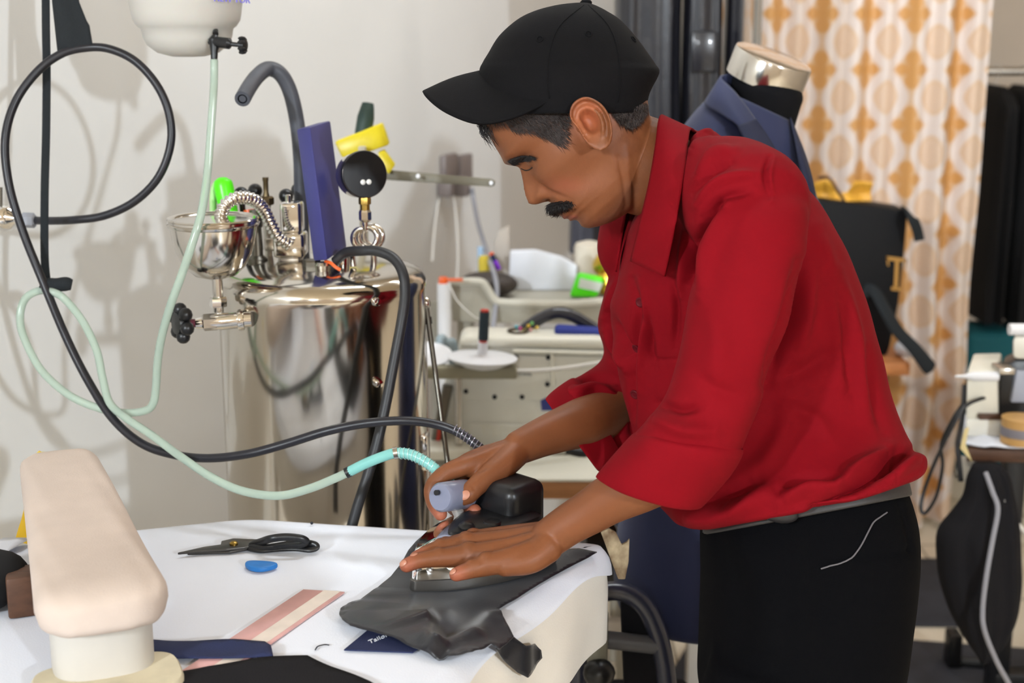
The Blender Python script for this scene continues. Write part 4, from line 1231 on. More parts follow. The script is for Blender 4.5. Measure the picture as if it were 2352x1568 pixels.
bm_ = MB().grid(band_fn, 12, 60)
single('strap_loop', bm_, M['strap'], 'wide black cloth band looped around the top of the hose coil', 'strap', solid=0.0022)
single('strap_knot', MB().tube(PP([(96, 668, dH - 0.006), (110, 655, dH - 0.012), (130, 654, dH - 0.012), (152, 652, dH - 0.012), (165, 654, dH - 0.01)], 4), list(spl([(0.006,), (0.010,), (0.010,), (0.0105,), (0.008,)], 4)[:, 0]), 14, sq=(0.9, 1)), M['strap'], 'black cloth knot tying the hose and the pale tubing to the strap', 'knot', angle=30)
hose = [(78, 506, 2.0), (110, 507, 1.985), (170, 505, 1.96), (240, 495, 1.95), (310, 462, 1.94), (365, 405, 1.93), (392, 330, 1.925), (388, 260, 1.92), (360, 195, 1.915), (310, 140, 1.912), (250, 112, 1.91), (195, 110, 1.91), (140, 124, 1.905), (85, 165, 1.90), (35, 235, 1.895), (12, 320, 1.89), (20, 420, 1.89), (52, 530, 1.895), (100, 650, 1.90), (150, 770, 1.89), (200, 870, 1.88), (258, 960, 1.86), (325, 1018, 1.84), (400, 1044, 1.82), (480, 1052, 1.80), (570, 1042, 1.78), (660, 1018, 1.77), (750, 990, 1.76), (840, 972, 1.755), (930, 966, 1.75), (1000, 974, 1.75), (1055, 994, 1.745), (1105, 1030, 1.74), (1150, 1075, 1.74), (1172, 1110, 1.735)]
single('steam_hose', MB().tube(PP(hose, 7), 0.0056, 14), M['black_rubber'], 'long black steam hose coiling on the wall and running to the iron', 'hose')


def helix(path, r, turns_per_m, rad):
    acc_, out_pts = 0.0, []
    for i, p in enumerate(path):
        t = (path[min(i + 1, len(path) - 1)] - path[max(i - 1, 0)]).normalized()
        if i:
            acc_ += (p - path[i - 1]).length
        a = (Vector((0, 1, 0)) - t * t.y).normalized()
        b2 = t.cross(a)
        w_ = acc_ * turns_per_m * 2 * pi
        out_pts.append(p + a * (cos(w_) * r) + b2 * (sin(w_) * r))
    return MB().tube(out_pts, rad, 6)


single('spiral_wrap', helix(PP([(1042, 984, 1.747), (1075, 1006, 1.743), (1112, 1037, 1.74)], 110), 0.0060, 190, 0.0007), mat('lilac_spring', (170, 166, 180), 0.3, 0.8), 'pale spiral guard around the black hose above the far hand', 'hose guard')
tube_rows = [(492, 138, 1.905), (491, 200, 1.90), (484, 300, 1.85), (476, 400, 1.80), (462, 490, 1.768), (438, 570, 1.765), (414, 640, 1.772), (392, 700, 1.785), (372, 770, 1.81), (362, 830, 1.83), (358, 890, 1.845), (352, 925, 1.85), (335, 942, 1.855), (290, 948, 1.86), (230, 938, 1.87), (160, 908, 1.88), (95, 850, 1.90), (55, 775, 1.91), (46, 725, 1.915), (58, 686, 1.915), (88, 668, 1.91), (120, 670, 1.90), (150, 688, 1.90), (190, 738, 1.89), (222, 805, 1.88), (236, 870, 1.87), (252, 925, 1.86), (290, 960, 1.84), (350, 1000, 1.82), (420, 1052, 1.79), (490, 1098, 1.76), (560, 1128, 1.74), (640, 1138, 1.72), (710, 1122, 1.71), (770, 1098, 1.70), (800, 1084, 1.695)]
single('water_tube', MB().tube(PP(tube_rows, 6), 0.0052, 14), M['tube_green'], 'pale green clear tube looping from the jug valve towards the iron', 'tube')
single('water_tube', MB().tube(PP([(800, 1084, 1.695), (840, 1064, 1.69), (880, 1048, 1.685), (910, 1040, 1.68), (945, 1044, 1.675), (980, 1062, 1.67), (1010, 1086, 1.668), (1045, 1120, 1.68)], 6), 0.0062, 14), M['tube_turq'], 'turquoise end of the water tube between the clamp and the far hand', 'tube')
single('hose_clamp', MB().tube([P(904, 1041, 1.68), P(914, 1039, 1.68)], 0.0072, 16), M['nickel'], 'metal clamp on top of the turquoise tube', 'clamp')
single('tube_clip', MB().tube([P(794, 1087, 1.695), P(804, 1082, 1.695)], 0.0065, 14), M['black_plastic'], 'black clip where the pale green tube meets the turquoise tube', 'clip')
single('spiral_wrap', helix(PP([(916, 1040, 1.679), (945, 1044, 1.675), (980, 1062, 1.67), (1012, 1088, 1.668)], 90), 0.0066, 190, 0.0006), mat('pale_turquoise_spring', (190, 226, 220), 0.3, 0.5), 'thin spiral guard around the turquoise tube end', 'hose guard')

wv = thing('wall_valve', 'chrome wall valve with a grey nut at the left photo edge', 'valve', W(-20, 500, 0.0))
e0, e1 = P(88, 506, 2.0), P(48, 504, 2.02)
obj('nut', MB().tube([P(82, 506, 2.0), P(78, 506, 2.0), P(54, 505, 2.0), P(50, 505, 2.0)], [0.008, 0.0108, 0.0108, 0.008], 6), mat('grey_nut', (140, 142, 150), 0.45), wv, angle=20)
obj('valve_body', MB().tube([P(52, 505, 2.01), P(40, 503, 2.015), P(30, 501, 2.02), P(14, 500, 2.02), P(-6, 499, 2.02), P(-30, 498, 2.02)], [0.005, 0.007, 0.016, 0.019, 0.018, 0.012], 20), M['chrome'], wv)
wvp = W(-40, 498, 0)
obj('pipe', MB().tube([P(-25, 498, 2.02), P(-40, 498, 2.03), wvp], 0.008, 12), M['chrome'], wv)
obj('lever', MB().tube([P(1, 500, 2.02), P(1, 430, 2.01)], 0.003, 8), M['dark_steel'], wv)

# ================================================================== IRONING TABLE
ZB = 0.92
tpx = [(-700, 1420), (-250, 1310), (0, 1252), (320, 1211), (570, 1186), (1000, 1214), (1405, 1246)]
tp = [H(x, y, ZB) for x, y in tpx]
tpoly = [(p.x, p.y) for p in tp] + [(-0.034, 1.33), (-0.17, 0.98), (-0.95, 0.95)]


def round_poly(poly, rad, n=6):
    out = []
    m = len(poly)
    for i in range(m):
        p, a, b = np.array(poly[i]), np.array(poly[i - 1]), np.array(poly[(i + 1) % m])
        ua_, ub_ = (a - p) / np.linalg.norm(a - p), (b - p) / np.linalg.norm(b - p)
        r = min(rad, 0.45 * np.linalg.norm(a - p), 0.45 * np.linalg.norm(b - p))
        for k in range(n + 1):
            t = k / n
            out.append(tuple((1 - t) ** 2 * (p + ua_ * r) + 2 * t * (1 - t) * p + t * t * (p + ub_ * r)))
    return out


tr_ = round_poly(tpoly, 0.03)
dens = []
for i in range(len(tr_)):
    a, b = np.array(tr_[i]), np.array(tr_[(i + 1) % len(tr_)])
    m = max(1, int(np.linalg.norm(b - a) / 0.012))
    dens += [a + (b - a) * k / m for k in range(m)]
dens = np.array(dens)
if np.sum(dens[:, 0] * np.roll(dens[:, 1], -1) - np.roll(dens[:, 0], -1) * dens[:, 1]) > 0:
    dens = dens[::-1]
nn = np.roll(dens, -1, 0) - np.roll(dens, 1, 0)
nn = np.stack([-nn[:, 1], nn[:, 0]], 1)
nn /= np.linalg.norm(nn, axis=1)[:, None]
for _ in range(3):
    nn = nn + np.roll(nn, 1, 0) + np.roll(nn, -1, 0)
    nn /= np.linalg.norm(nn, axis=1)[:, None]
TPOLY = [tuple(p) for p in dens]


def edge_dist(x, y):
    d = np.min(np.hypot(dens[:, 0] - x, dens[:, 1] - y))
    return -d if inpoly(x, y, TPOLY) else d


arc = np.cumsum(np.hypot(*(dens - np.roll(dens, 1, 0)).T))


def skirt(levels, wav):
    return [[(dens[i, 0] + nn[i, 0] * (o + wav * (0.5 + 0.5 * sin(arc[i] * 38 + 2 * sin(arc[i] * 9))) * max(0, (ZB - z) / 0.1)), dens[i, 1] + nn[i, 1] * (o + wav * (0.5 + 0.5 * sin(arc[i] * 38 + 2 * sin(arc[i] * 9))) * max(0, (ZB - z) / 0.1)), z) for i in range(len(dens))] for o, z in levels]


it = thing('ironing_table', 'padded ironing table with an ivory cloth skirt in front of the man', 'ironing table', (-0.45, 1.4, 0))
z_ = ZB - 0.004
obj('pad', MB().ring_loft(skirt([(-0.02, z_), (-0.010, z_ - 0.002), (-0.002, z_ - 0.008), (0.002, z_ - 0.02), (0.004, z_ - 0.05), (0.003, 0.83), (0.002, 0.80), (-0.008, 0.797), (-0.03, 0.797)], 0.008)), M['pad'], it, angle=70)
obj('table_frame', MB().prism([(p[0] * 0.85 - 0.07, 1.4 + (p[1] - 1.4) * 0.85, 0.80) for p in tpoly], (0, 0, -0.03)), M['ivory_metal'], it)
for x, y in ((-0.82, 1.12), (-0.25, 1.12), (-0.75, 1.5), (-0.08, 1.6)):
    obj('leg', MB().box((x, y, 0.385), (0.04, 0.04, 0.77), bev=0.003), M['ivory_metal'], it)

# white sheet: lies on the pad and drapes over the right hand corner
def corner_drop(i):
    p = dens[i]
    far = np.hypot(p[0] - tp[6].x, p[1] - tp[6].y)
    return 0.016 + 0.016 * exp(-(far / 0.05) ** 2) + 0.004 * sin(arc[i] * 30)


n_ = len(dens)
rg = []
for lev, off in ((0, -0.024), (0, -0.012), (0.002, -0.003), (0.008, 0.002), (0.25, 0.006), (0.6, 0.0085), (1.0, 0.0095)):
    row = []
    for i in range(n_):
        dr = lev if lev < 0.01 else 0.008 + (corner_drop(i) - 0.008) * lev
        wv_ = 0.005 * (0.5 + 0.5 * sin(arc[i] * 55 + 1)) * (dr / 0.08)
        row.append((dens[i, 0] + nn[i, 0] * (off + wv_), dens[i, 1] + nn[i, 1] * (off + wv_), ZB - dr))
    rg.append(row)
inner = [(dens[i, 0] + nn[i, 0] * -0.024, dens[i, 1] + nn[i, 1] * -0.024) for i in range(n_)]
wr = [((-0.45, 1.72), (-0.30, 1.60), .003, .006), ((-0.44, 1.70), (-0.36, 1.66), .004, .006), ((-0.40, 1.74), (-0.33, 1.72), .004, .005), ((-0.5, 1.66), (-0.42, 1.62), .003, .008), ((-0.05, 1.36), (0.08, 1.66), .003, .006), ((-0.30, 1.63), (-0.05, 1.60), .0012, .004), ((-0.25, 1.58), (0.0, 1.47), .0012, .005)]


def sheet_z(x, y):
    z = ZB + 0.0007 * sin(23 * x + 11 * y) * sin(17 * y)
    for a, b2, h, s2 in wr:
        dd, t = seg_dist(x, y, a, b2)
        z += h * exp(-(dd / s2) ** 2) * sin(pi * min(max(t, 0.02), 0.98)) ** 0.5
    e_ = edge_dist(x, y)
    return ZB + (z - ZB) * min(1, max(0, (-e_ - 0.024) / 0.02))


sm = sheet(inner, sheet_z, 0.011)
sm.ring_loft(rg, cap=False)
shs = obj('ironing_sheet', sm, M['sheet'], angle=75)
tag(shs, 'white sheet covering the top of the ironing table', 'sheet')
md = shs.modifiers.new('weld', 'WELD')
md.merge_threshold = 0.0008

# ------------------------------------------------------------------ things lying on the table
ZS = ZB + 0.0012


def hz(px, py, dz=0.0):
    return H(px, py, ZS + dz)


sc_ = thing('tailor_shears', 'black handled tailor shears lying on the white sheet', 'scissors', hz(560, 1255))
obj('blade', MB().prism([hz(408, 1274, .003), hz(470, 1260, .003), hz(507, 1255, .003), hz(509, 1247, .003), hz(536, 1241, .003), hz(590, 1243, .003), hz(592, 1256, .003), hz(560, 1262, .003), hz(520, 1266, .003), hz(480, 1268, .003)], (0, 0, 0.003), bev=0.0006), mat('dark_blade_steel', (84, 82, 80), 0.3, 0.9), sc_)
obj('blade', MB().prism([hz(430, 1275), hz(480, 1273), hz(528, 1272), hz(580, 1262), hz(590, 1250), hz(540, 1258), hz(500, 1264)], (0, 0, 0.003), bev=0.0006), bpy.data.materials['dark_blade_steel'], sc_)
obj('pivot_screw', MB().lathe(hz(537, 1250, .006), (0, 0, 1), [(0.005, 0), (0.005, 0.002), (0.003, 0.004), (0.001, 0.0042)], 16), M['brass'], sc_)
h1 = [(578, 1252, .004), (600, 1244, .012), (622, 1237, .020), (655, 1233, .022), (690, 1236, .020), (704, 1245, .014), (690, 1252, .010), (655, 1253, .008), (618, 1255, .006), (592, 1256, .004)]
obj('handle', MB().tube([hz(*r) for r in spl(h1, 6, closed=True)], 0.0042, 12, loop=True, sq=(1.1, 0.8)), M['black_plastic'], sc_)
h2 = [(575, 1258, .003), (610, 1258, .005), (650, 1252, .008), (690, 1246, .010), (720, 1250, .009), (727, 1257, .006), (712, 1262, .004), (680, 1259, .004), (640, 1260, .003), (600, 1263, .002)]
obj('handle', MB().tube([hz(*r) for r in spl(h2, 6, closed=True)], 0.0042, 12, loop=True, sq=(1.1, 0.8)), M['black_plastic'], sc_)
ck = [hz(x, y) for x, y in ((563, 1303), (572, 1297), (600, 1297), (625, 1299), (638, 1304), (622, 1311), (598, 1315), (575, 1312))]
single('tailor_chalk', MB().prism([Vector(v) for v in spl([tuple(p) for p in ck], 4, closed=True)], (0, 0, 0.006), bev=0.002, seg=3), M['chalk'], 'blue tailor chalk lying in front of the shears', 'chalk')
ru = thing('ruler', 'worn pink and white plastic ruler lying slanted on the sheet', 'ruler', hz(600, 1450))
q = [hz(697, 1356), hz(792, 1362), hz(508, 1560), hz(395, 1558)]
M['pink'] = mat('pink_plastic', (214, 164, 160), 0.4, var=0.08, vscale=30)
M['ruler_white'] = mat('ruler_band', (224, 210, 198), 0.45, var=0.06, vscale=40)
obj('body', MB().prism(q, (0, 0, 0.0018), bev=0.0005), M['pink'], ru)
lf = lambda a, b2, t: a.lerp(b2, t)
up_ = Vector((0, 0, 0.0012))
obj('band', MB().prism([lf(q[0], q[1], .50) + up_, lf(q[0], q[1], .90) + up_, lf(q[3], q[2], .90) + up_, lf(q[3], q[2], .50) + up_], (0, 0, 0.0009)), M['ruler_white'], ru)
ns = [hz(300, 1470, .004), hz(360, 1469, .004), hz(450, 1473, .004), hz(540, 1471, .004), hz(608, 1473, .004), hz(622, 1486, .004), hz(628, 1510, .004), hz(540, 1511, .004), hz(430, 1512, .004), hz(300, 1514, .004)]
single('fabric_scrap', sheet([(p.x, p.y) for p in ns], lambda x, y: ZS + 0.0045 + 0.0022 * sin(x * 60) * sin(y * 90), 0.006), M['navy_cloth'], 'narrow navy fabric strip lying across the pink ruler', 'fabric scrap', solid=0.0012)
bc = [hz(405, 1546, .003), hz(480, 1530, .003), hz(600, 1516, .003), hz(706, 1506, .003), hz(760, 1530, .003), hz(850, 1566, .003), hz(930, 1610, .003), hz(850, 1780, .003), hz(330, 1760, .003)]
single('fabric_piece', sheet([(p.x, p.y) for p in bc], lambda x, y: ZS + 0.004 + 0.0018 * sin(x * 50 + 1) * sin(y * 40), 0.01), M['dark_cloth'], 'black fabric piece at the near edge of the table', 'fabric', solid=0.0014)
lab = thing('cloth_label', 'navy cloth label with white writing under the charcoal lining', 'label', hz(870, 1480))
obj('label_cloth', MB().prism([hz(846, 1448, .001), hz(790, 1494, .001), hz(948, 1500, .001), hz(990, 1470, .001)], (0, 0, 0.0014)), M['navy_cloth'], lab)
xd = hz(885, 1458) - hz(845, 1474)
yd = Vector((-xd.y, xd.x, 0))
lettering('lettering', 'Tailor', 0.0105, hz(868, 1466, .0030), xd, yd + xd * 0.3, M['paper'], lab, 0.0003, 0.2)
# threads scattered on the sheet
M['thread_black'] = mat('black_thread', (38, 38, 44), 0.8)
for rows_, lb in (([(724, 1492, .001), (730, 1484, .001), (745, 1480, .001), (756, 1481, .001)], 'short black thread end between the ruler and the navy label'), ([(395, 1530, .001), (400, 1538, .001), (412, 1536, .001)], 'curled thread end beside the sleeve board foot')):
    single('thread_scrap', MB().tube([hz(*r) for r in spl(rows_, 4)], 0.0007, 6), M['thread_black'], lb, 'thread')
single('lint_speck', MB().ball(hz(716, 1201, .002), 0.002, 8), M['thread_black'], 'tiny black lint speck near the far table edge', 'lint')

# left corner: wooden block under black cloth, paper, tape measure
single('wood_block', MB().prism([hz(20, 1424), hz(104, 1412), hz(104, 1380), hz(20, 1392)], (0, 0, 0.045), bev=0.003), M['wood_dark'], 'brown wooden block on the left of the table behind the sleeve board', 'block')
kc_ = MB()
cg = hz(14, 1402)
kc_.ball(cg + Vector((-0.050, 0.012, 0.030)), 1, 28, (0.072, 0.05, 0.034))
for v in kc_.v:
    v.z = max(v.z, ZS + 0.001)
    v += Vector((0, 0, 0.003 * sin(70 * v.x) + 0.003 * sin(90 * v.y + 40 * v.x)))
    v.z = max(v.z, ZS + 0.001)
single('black_cloth_bundle', kc_, M['black_garment'], 'black cloth bundle on the brown wooden block at the left edge', 'cloth', angle=60)
single('paper_sheet', sheet([(p.x, p.y) for p in (hz(-60, 1272), hz(10, 1246), hz(72, 1248), hz(20, 1278), hz(-40, 1296))], lambda x, y: ZS + 0.004 + 0.003 * sin(30 * x), 0.01), M['paper'], 'white paper sheet at the left end of the table', 'paper', solid=0.0008)
tm = thing('measuring_tape', 'yellow measuring tape hanging behind the sleeve board', 'measuring tape', P(60, 1220, 1.76))
M['tape_yellow'] = mat('tape_measure_yellow', (214, 172, 40), 0.45)
obj('tape', MB().tube(PP([(50, 1246, 1.755), (58, 1218, 1.76), (68, 1185, 1.765), (80, 1130, 1.77), (95, 1060, 1.77), (104, 1042, 1.77)], 4), 0.009, 10, sq=(0.06, 1), up=(0.5, -1, 0.3)), M['tape_yellow'], tm)
obj('tape_end', MB().box(P(102, 1041, 1.768), (0.018, 0.004, 0.004), bev=0.001), M['yellow_tape'], tm)

# ------------------------------------------------------------------ sleeve board
sb = thing('sleeve_board', 'beige padded sleeve board on an ivory stand at the left of the table', 'sleeve board', hz(240, 1540))
nC, fC = P(247, 1372, 1.355), P(138, 1062, 1.74)
zt0 = 1.002
nC = H(244, 1412, 1.005)
fC = H(133, 1062, 1.005)
axd = Vector((fC.x - nC.x, fC.y - nC.y, 0))
Lb = axd.length
axd.normalize()
sd = Vector((axd.y, -axd.x, 0))
rings = []
N = 44
for i in range(N + 1):
    t = i / N
    t = 0.5 - 0.5 * cos(pi * t)
    s0 = -0.006 + t * (Lb + 0.012)
    wN, wF = 0.062, 0.0445
    base_w = wN + (wF - wN) * (t ** 0.9)
    endr = 0.045
    f = 1.0
    if s0 < endr - 0.006:
        u_ = max(0, (endr - 0.006 - s0)) / endr
        f = sqrt(max(0.0, 1 - u_ ** 2.6))
    if s0 > Lb + 0.006 - endr:
        u_ = (s0 - (Lb + 0.006 - endr)) / endr
        f = sqrt(max(0.0, 1 - min(1, u_) ** 2.4))
    hw_ = base_w * (0.30 + 0.70 * f)
    hh = 0.024 * (0.35 + 0.65 * f)
    sag = 0.0015 * sin(9 * t + 1)
    c = Vector((nC.x, nC.y, 1.003)) + axd * s0 + Vector((0, 0, sag))
    rg_ = []
    for j in range(48):
        a = 2 * pi * j / 48
        ex = 0.54
        ca, sa = cos(a), sin(a)
        x_ = math.copysign(abs(ca) ** ex, ca) * hw_
        z__ = math.copysign(abs(sa) ** ex, sa) * hh
        if z__ < 0:
            x_ *= 0.97
        rg_.append(c + sd * x_ + Vector((0, 0, z__ + 0.0012 * sin(25 * x_ * 10 + 14 * t) * (abs(ca)))))
    rings.append(rg_)
obj('board_pad', MB().ring_loft(rings), M['beige_pad'], sb, angle=75)
pb2 = Vector((H(236, 1500, 0.93).x, H(236, 1500, 0.93).y, 0)) + axd * 0.03
pb2 = Vector((nC.x, nC.y, 0)) + axd * 0.062 + sd * 0.0
obj('post', MB().ring_loft([[pb2 + sd * (0.047 * r_ * math.copysign(abs(cos(a)) ** .7, cos(a))) + axd * (0.04 * r_ * math.copysign(abs(sin(a)) ** .7, sin(a))) + Vector((0, 0, z)) for a in [2 * pi * j / 40 for j in range(40)]] for z, r_ in ((0.930, 1.0), (0.982, 1.0))]), M['ivory_metal'], sb)
obj('base', MB().ring_loft([[pb2 + sd * (0.068 * r_ * math.copysign(abs(cos(a)) ** .5, cos(a))) + axd * (0.042 * r_ * math.copysign(abs(sin(a)) ** .5, sin(a)) - 0.036) + Vector((0, 0, z)) for a in [2 * pi * j / 40 for j in range(40)]] for z, r_ in ((ZS, 1.0), (0.930, 1.0), (0.933, 0.97))]), mat('worn_ivory', (204, 192, 164), 0.6, var=0.1, vscale=30), sb)

# ------------------------------------------------------------------ charcoal lining being pressed
ol = [(1010, 1212, .001), (978, 1226, .001), (955, 1246, .001), (938, 1266, .001), (922, 1296, .001), (898, 1326, .001), (868, 1352, .001), (828, 1380, .002), (800, 1388, .003), (782, 1400, .005), (779, 1412, .008), (786, 1424, .011), (805, 1438, .012), (840, 1448, .011), (900, 1463, .010), (950, 1489, .007), (1008, 1519, .002), (1040, 1507, .008), (1085, 1498, .010), (1128, 1480, .007), (1147, 1494, .003), (1164, 1480, .003), (1180, 1464, .003), (1168, 1440, .004), (1155, 1418, .004), (1146, 1400, .002), (1190, 1374, .001), (1240, 1342, .001), (1300, 1308, .001), (1345, 1285, .001), (1371, 1270, .002), (1330, 1262, .002), (1270, 1268, .001), (1200, 1230, .001)]
bp3 = [hz(a, b2, c) for a, b2, c in ol]
bxy = np.array([(p.x, p.y) for p in bp3])
bz = np.array([c for _, _, c in ol])
fr = [((945, 1376), (974, 1440), .0075, .010), ((974, 1440), (1004, 1500), .0060, .007), ((850, 1396), (925, 1440), .0060, .014), ((925, 1440), (1000, 1508), .0070, .008), ((1012, 1504), (1090, 1474), .0055, .009), ((1090, 1474), (1140, 1420), .0040, .012), ((1040, 1385), (1110, 1440), -.0020, .022), ((880, 1360), (930, 1400), .003, .012)]
fw_ = [((hz(*a).x, hz(*a).y), (hz(*b2).x, hz(*b2).y), h, s2) for a, b2, h, s2 in fr]


def lining_z(x, y):
    dd = np.hypot(bxy[:, 0] - x, bxy[:, 1] - y) + 1e-6
    w_ = 1 / dd ** 2.5
    z = ZS + 0.0012 + float((w_ * bz).sum() / w_.sum())
    m_ = min(1.0, float(dd.min()) / 0.012)
    for a, b2, h, s2 in fw_:
        ds_, t = seg_dist(x, y, a, b2)
        z += h * exp(-(ds_ / s2) ** 2) * (0.25 + 0.75 * m_)
    return max(z, ZS + 0.0012)


lin = sheet([(p.x, p.y) for p in bp3], lining_z, 0.0045)
# the corner that hangs over the table edge
e0_, e1_ = Vector((tp[6].x, tp[6].y, 0)), Vector((-0.034, 1.33, 0))
ed_ = (e1_ - e0_).normalized()
en_ = Vector((-ed_.y, ed_.x, 0))
if en_.x < 0:
    en_ = -en_
fo_ = [(1140, 1490), (1164, 1518), (1186, 1544), (1204, 1554), (1232, 1537), (1251, 1512), (1249, 1494), (1234, 1479), (1200, 1481), (1180, 1462)]
fpts = [PL(x, y, e0_ + en_ * 0.016, en_) for x, y in fo_]
uv = [((p - e0_).dot(ed_), p.z) for p in fpts]
fm_ = sheet(uv, lambda u, v: 0.016 + 0.004 * sin(u * 75 + 1) * min(1, max(0, (ZB + .004 - v) / .03)), 0.004)
lin.add([e0_ + ed_ * v.x + en_ * v.z + Vector((0, 0, v.y)) for v in fm_.v], fm_.f)
lo = obj('lining_cloth', lin, M['lining'], angle=180, solid=0.0012)
tag(lo, 'shiny charcoal lining cloth spread under the iron and hanging off the table edge', 'lining cloth')

# ------------------------------------------------------------------ iron
ZI = ZS + 0.0052
A0 = H(946, 1357, ZI)
iax = Vector((0.70, 0.714, 0)).normalized()
isd = Vector((iax.y, -iax.x, 0))
ir = thing('steam_iron', 'industrial steam iron with a grey handle pressing the charcoal lining', 'iron', A0 + iax * 0.1)


def iron_pt(s, w_, z):
    return A0 + iax * s + isd * w_ + Vector((0, 0, z))


half = [(0.0, 0.0), (0.004, 0.007), (0.03, 0.028), (0.06, 0.044), (0.095, 0.055), (0.125, 0.059), (0.155, 0.059), (0.172, 0.054), (0.178, 0.046)]
hs = spl(half, 4)
plan = [(a, b2) for a, b2 in hs] + [(a, -b2) for a, b2 in hs[::-1][:-1]]


def iron_ring(k, z, sh=0.0):
    return [iron_pt(0.1 + (a - 0.1) * k + sh, b2 * k, z) for a, b2 in plan]


obj('soleplate', MB().ring_loft([iron_ring(1.0, 0.0), iron_ring(1.01, 0.003), iron_ring(1.0, 0.012), iron_ring(0.97, 0.013)]), M['gunmetal'], ir)
obj('cover', MB().ring_loft([iron_ring(0.975, 0.012), iron_ring(0.975, 0.0135), iron_ring(0.935, 0.040), iron_ring(0.91, 0.044), iron_ring(0.66, 0.050), iron_ring(0.4, 0.051)]), mat('polished_chrome', (250, 248, 245), 0.05, 1.0), ir)
obj('rivet', MB().lathe(iron_pt(0.012, 0.006, 0.020), (-iax + isd * 0.9).normalized(), [(0.004, 0), (0.004, 0.002), (0.001, 0.003)], 12), M['black_plastic'], ir)
obj('handle_bridge', MB().ring_loft([iron_ring(0.66, 0.044, 0.02), iron_ring(0.64, 0.053, 0.02), iron_ring(0.54, 0.056, 0.02)]), M['black_plastic'], ir)
h0, h1_ = P(1010, 1142, 1.615), P(1192, 1118, 1.755)
hd = (h1_ - h0).normalized()
obj('handle', MB().tube([h0 - hd * 0.0, h0 + hd * 0.003, h0 + hd * 0.03, h0 + hd * 0.05], [0.0145, 0.0168, 0.0172, 0.0172], 28), M['grey_paint'], ir)
obj('handle_hole', MB().lathe(h0 + Vector((-0.003, -0.001, 0.006)) - hd * 0.0012, -hd, [(0.0032, -0.003), (0.0032, 0.0006), (0.0005, 0.0007)], 14), M['black_plastic'], ir)
obj('grip', MB().tube([h0 + hd * 0.05, h0 + hd * 0.12, h1_], [0.0165, 0.0155, 0.016], 24), M['black_plastic'], ir)
zb_ = ZI + 0.045
p = h0 + hd * 0.022
obj('front_stem', MB().tube([Vector((p.x + 0.004, p.y + 0.004, p.z - 0.012)), Vector((p.x + 0.012, p.y + 0.010, zb_ - 0.003))], [0.007, 0.006], 12), mat('pale_metal', (205, 202, 198), 0.35, 0.6), ir)
rc = iron_pt(0.160, -0.010, 0.044)
RM = Matrix((isd, iax, Vector((0, 0, 1)))).transposed()
obj('rear_housing', MB().box(rc + Vector((0, 0, .003)), (0.068, 0.060, 0.082), RM, 0.013, 4), M['black_plastic'], ir)
obj('knob', MB().lathe(iron_pt(0.075, 0.008, 0.054), (0.1, -0.1, 1), [(0.009, 0), (0.0095, 0.003), (0.007, 0.006), (0.003, 0.007)], 20), M['black_plastic'], ir)
obj('knob', MB().lathe(iron_pt(0.105, 0.018, 0.053), (0.0, 0, 1), [(0.011, 0), (0.0115, 0.002), (0.009, 0.0045), (0.003, 0.005)], 20), M['black_plastic'], ir)
lettering('lettering', 'SILVER', 0.010, iron_pt(0.128, 0.0602, 0.0065) + isd * 0.0008, iax * 1.0, (0, 0, 1), mat('grey_print', (128, 126, 124), 0.5), ir, 0.0003)

fl_ = thing('scorched_cloth', 'scorched ivory cloth edge sticking out behind the far table corner', 'cloth', H(1425, 1330, 0.86))
M['scorched'] = mat('scorched_ivory_cloth', (222, 204, 168), 0.9, vscale=26, col2=(96, 66, 40))
q0 = H(1400, 1244, ZB - 0.004)
fm = MB()
out_ = [(1380, 1222, 1.75), (1398, 1212, 1.765), (1415, 1222, 1.77), (1428, 1250, 1.77), (1440, 1244, 1.765), (1446, 1236, 1.765), (1444, 1290, 1.765), (1436, 1330, 1.765), (1420, 1330, 1.765), (1405, 1290, 1.765)]
fm.prism([P(*r) for r in out_], FW * 0.006, bev=0.001)
obj('cloth_edge', fm, M['scorched'], fl_)
# ================================================================== THE MAN
from mathutils.bvhtree import BVHTree


def remesh(mb, voxel, smooth=4, fac=0.5):
    me = bpy.data.meshes.new('union')
    me.from_pydata(mb.v, [], mb.f)
    bm = bmesh.new()
    bm.from_mesh(me)
    bmesh.ops.recalc_face_normals(bm, faces=bm.faces[:])
    bm.to_mesh(me)
    bm.free()
    o = bpy.data.objects.new('union', me)
    COL.objects.link(o)
    m1 = o.modifiers.new('r', 'REMESH')
    m1.mode = 'VOXEL'
    m1.voxel_size = voxel
    m1.adaptivity = 0
    if smooth:
        m2 = o.modifiers.new('s', 'SMOOTH')
        m2.factor = fac
        m2.iterations = smooth
    dg = bpy.context.evaluated_depsgraph_get()
    out = bpy.data.meshes.new_from_object(o.evaluated_get(dg))
    bpy.data.objects.remove(o)
    return out


def verts_np(me):
    a = np.empty(len(me.vertices) * 3, np.float32)
    me.vertices.foreach_get('co', a)
    return a.reshape(-1, 3).astype(float)


def norms_np(me):
    a = np.empty(len(me.vertices) * 3, np.float32)
    me.vertex_normals.foreach_get('vector', a)
    return a.reshape(-1, 3).astype(float)


def set_verts(me, v):
    me.vertices.foreach_set('co', v.astype(np.float32).ravel())
    me.update()


aRT, aUP, aFW, aCAM = np.array(RT), np.array(UP), np.array(FW), np.array(CAM)


def proj(v):
    q = v - aCAM
    d = q @ aFW
    return CX + FPX * (q @ aRT) / d, CY - FPX * (q @ aUP) / d, d


def in_poly_np(x, y, poly):
    c = np.zeros(x.shape, bool)
    j = len(poly) - 1
    for i in range(len(poly)):
        xi, yi = poly[i]
        xj, yj = poly[j]
        t = ((yi > y) != (yj > y)) & (x < (xj - xi) * (y - yi) / (yj - yi + 1e-12) + xi)
        c ^= t
        j = i
    return c


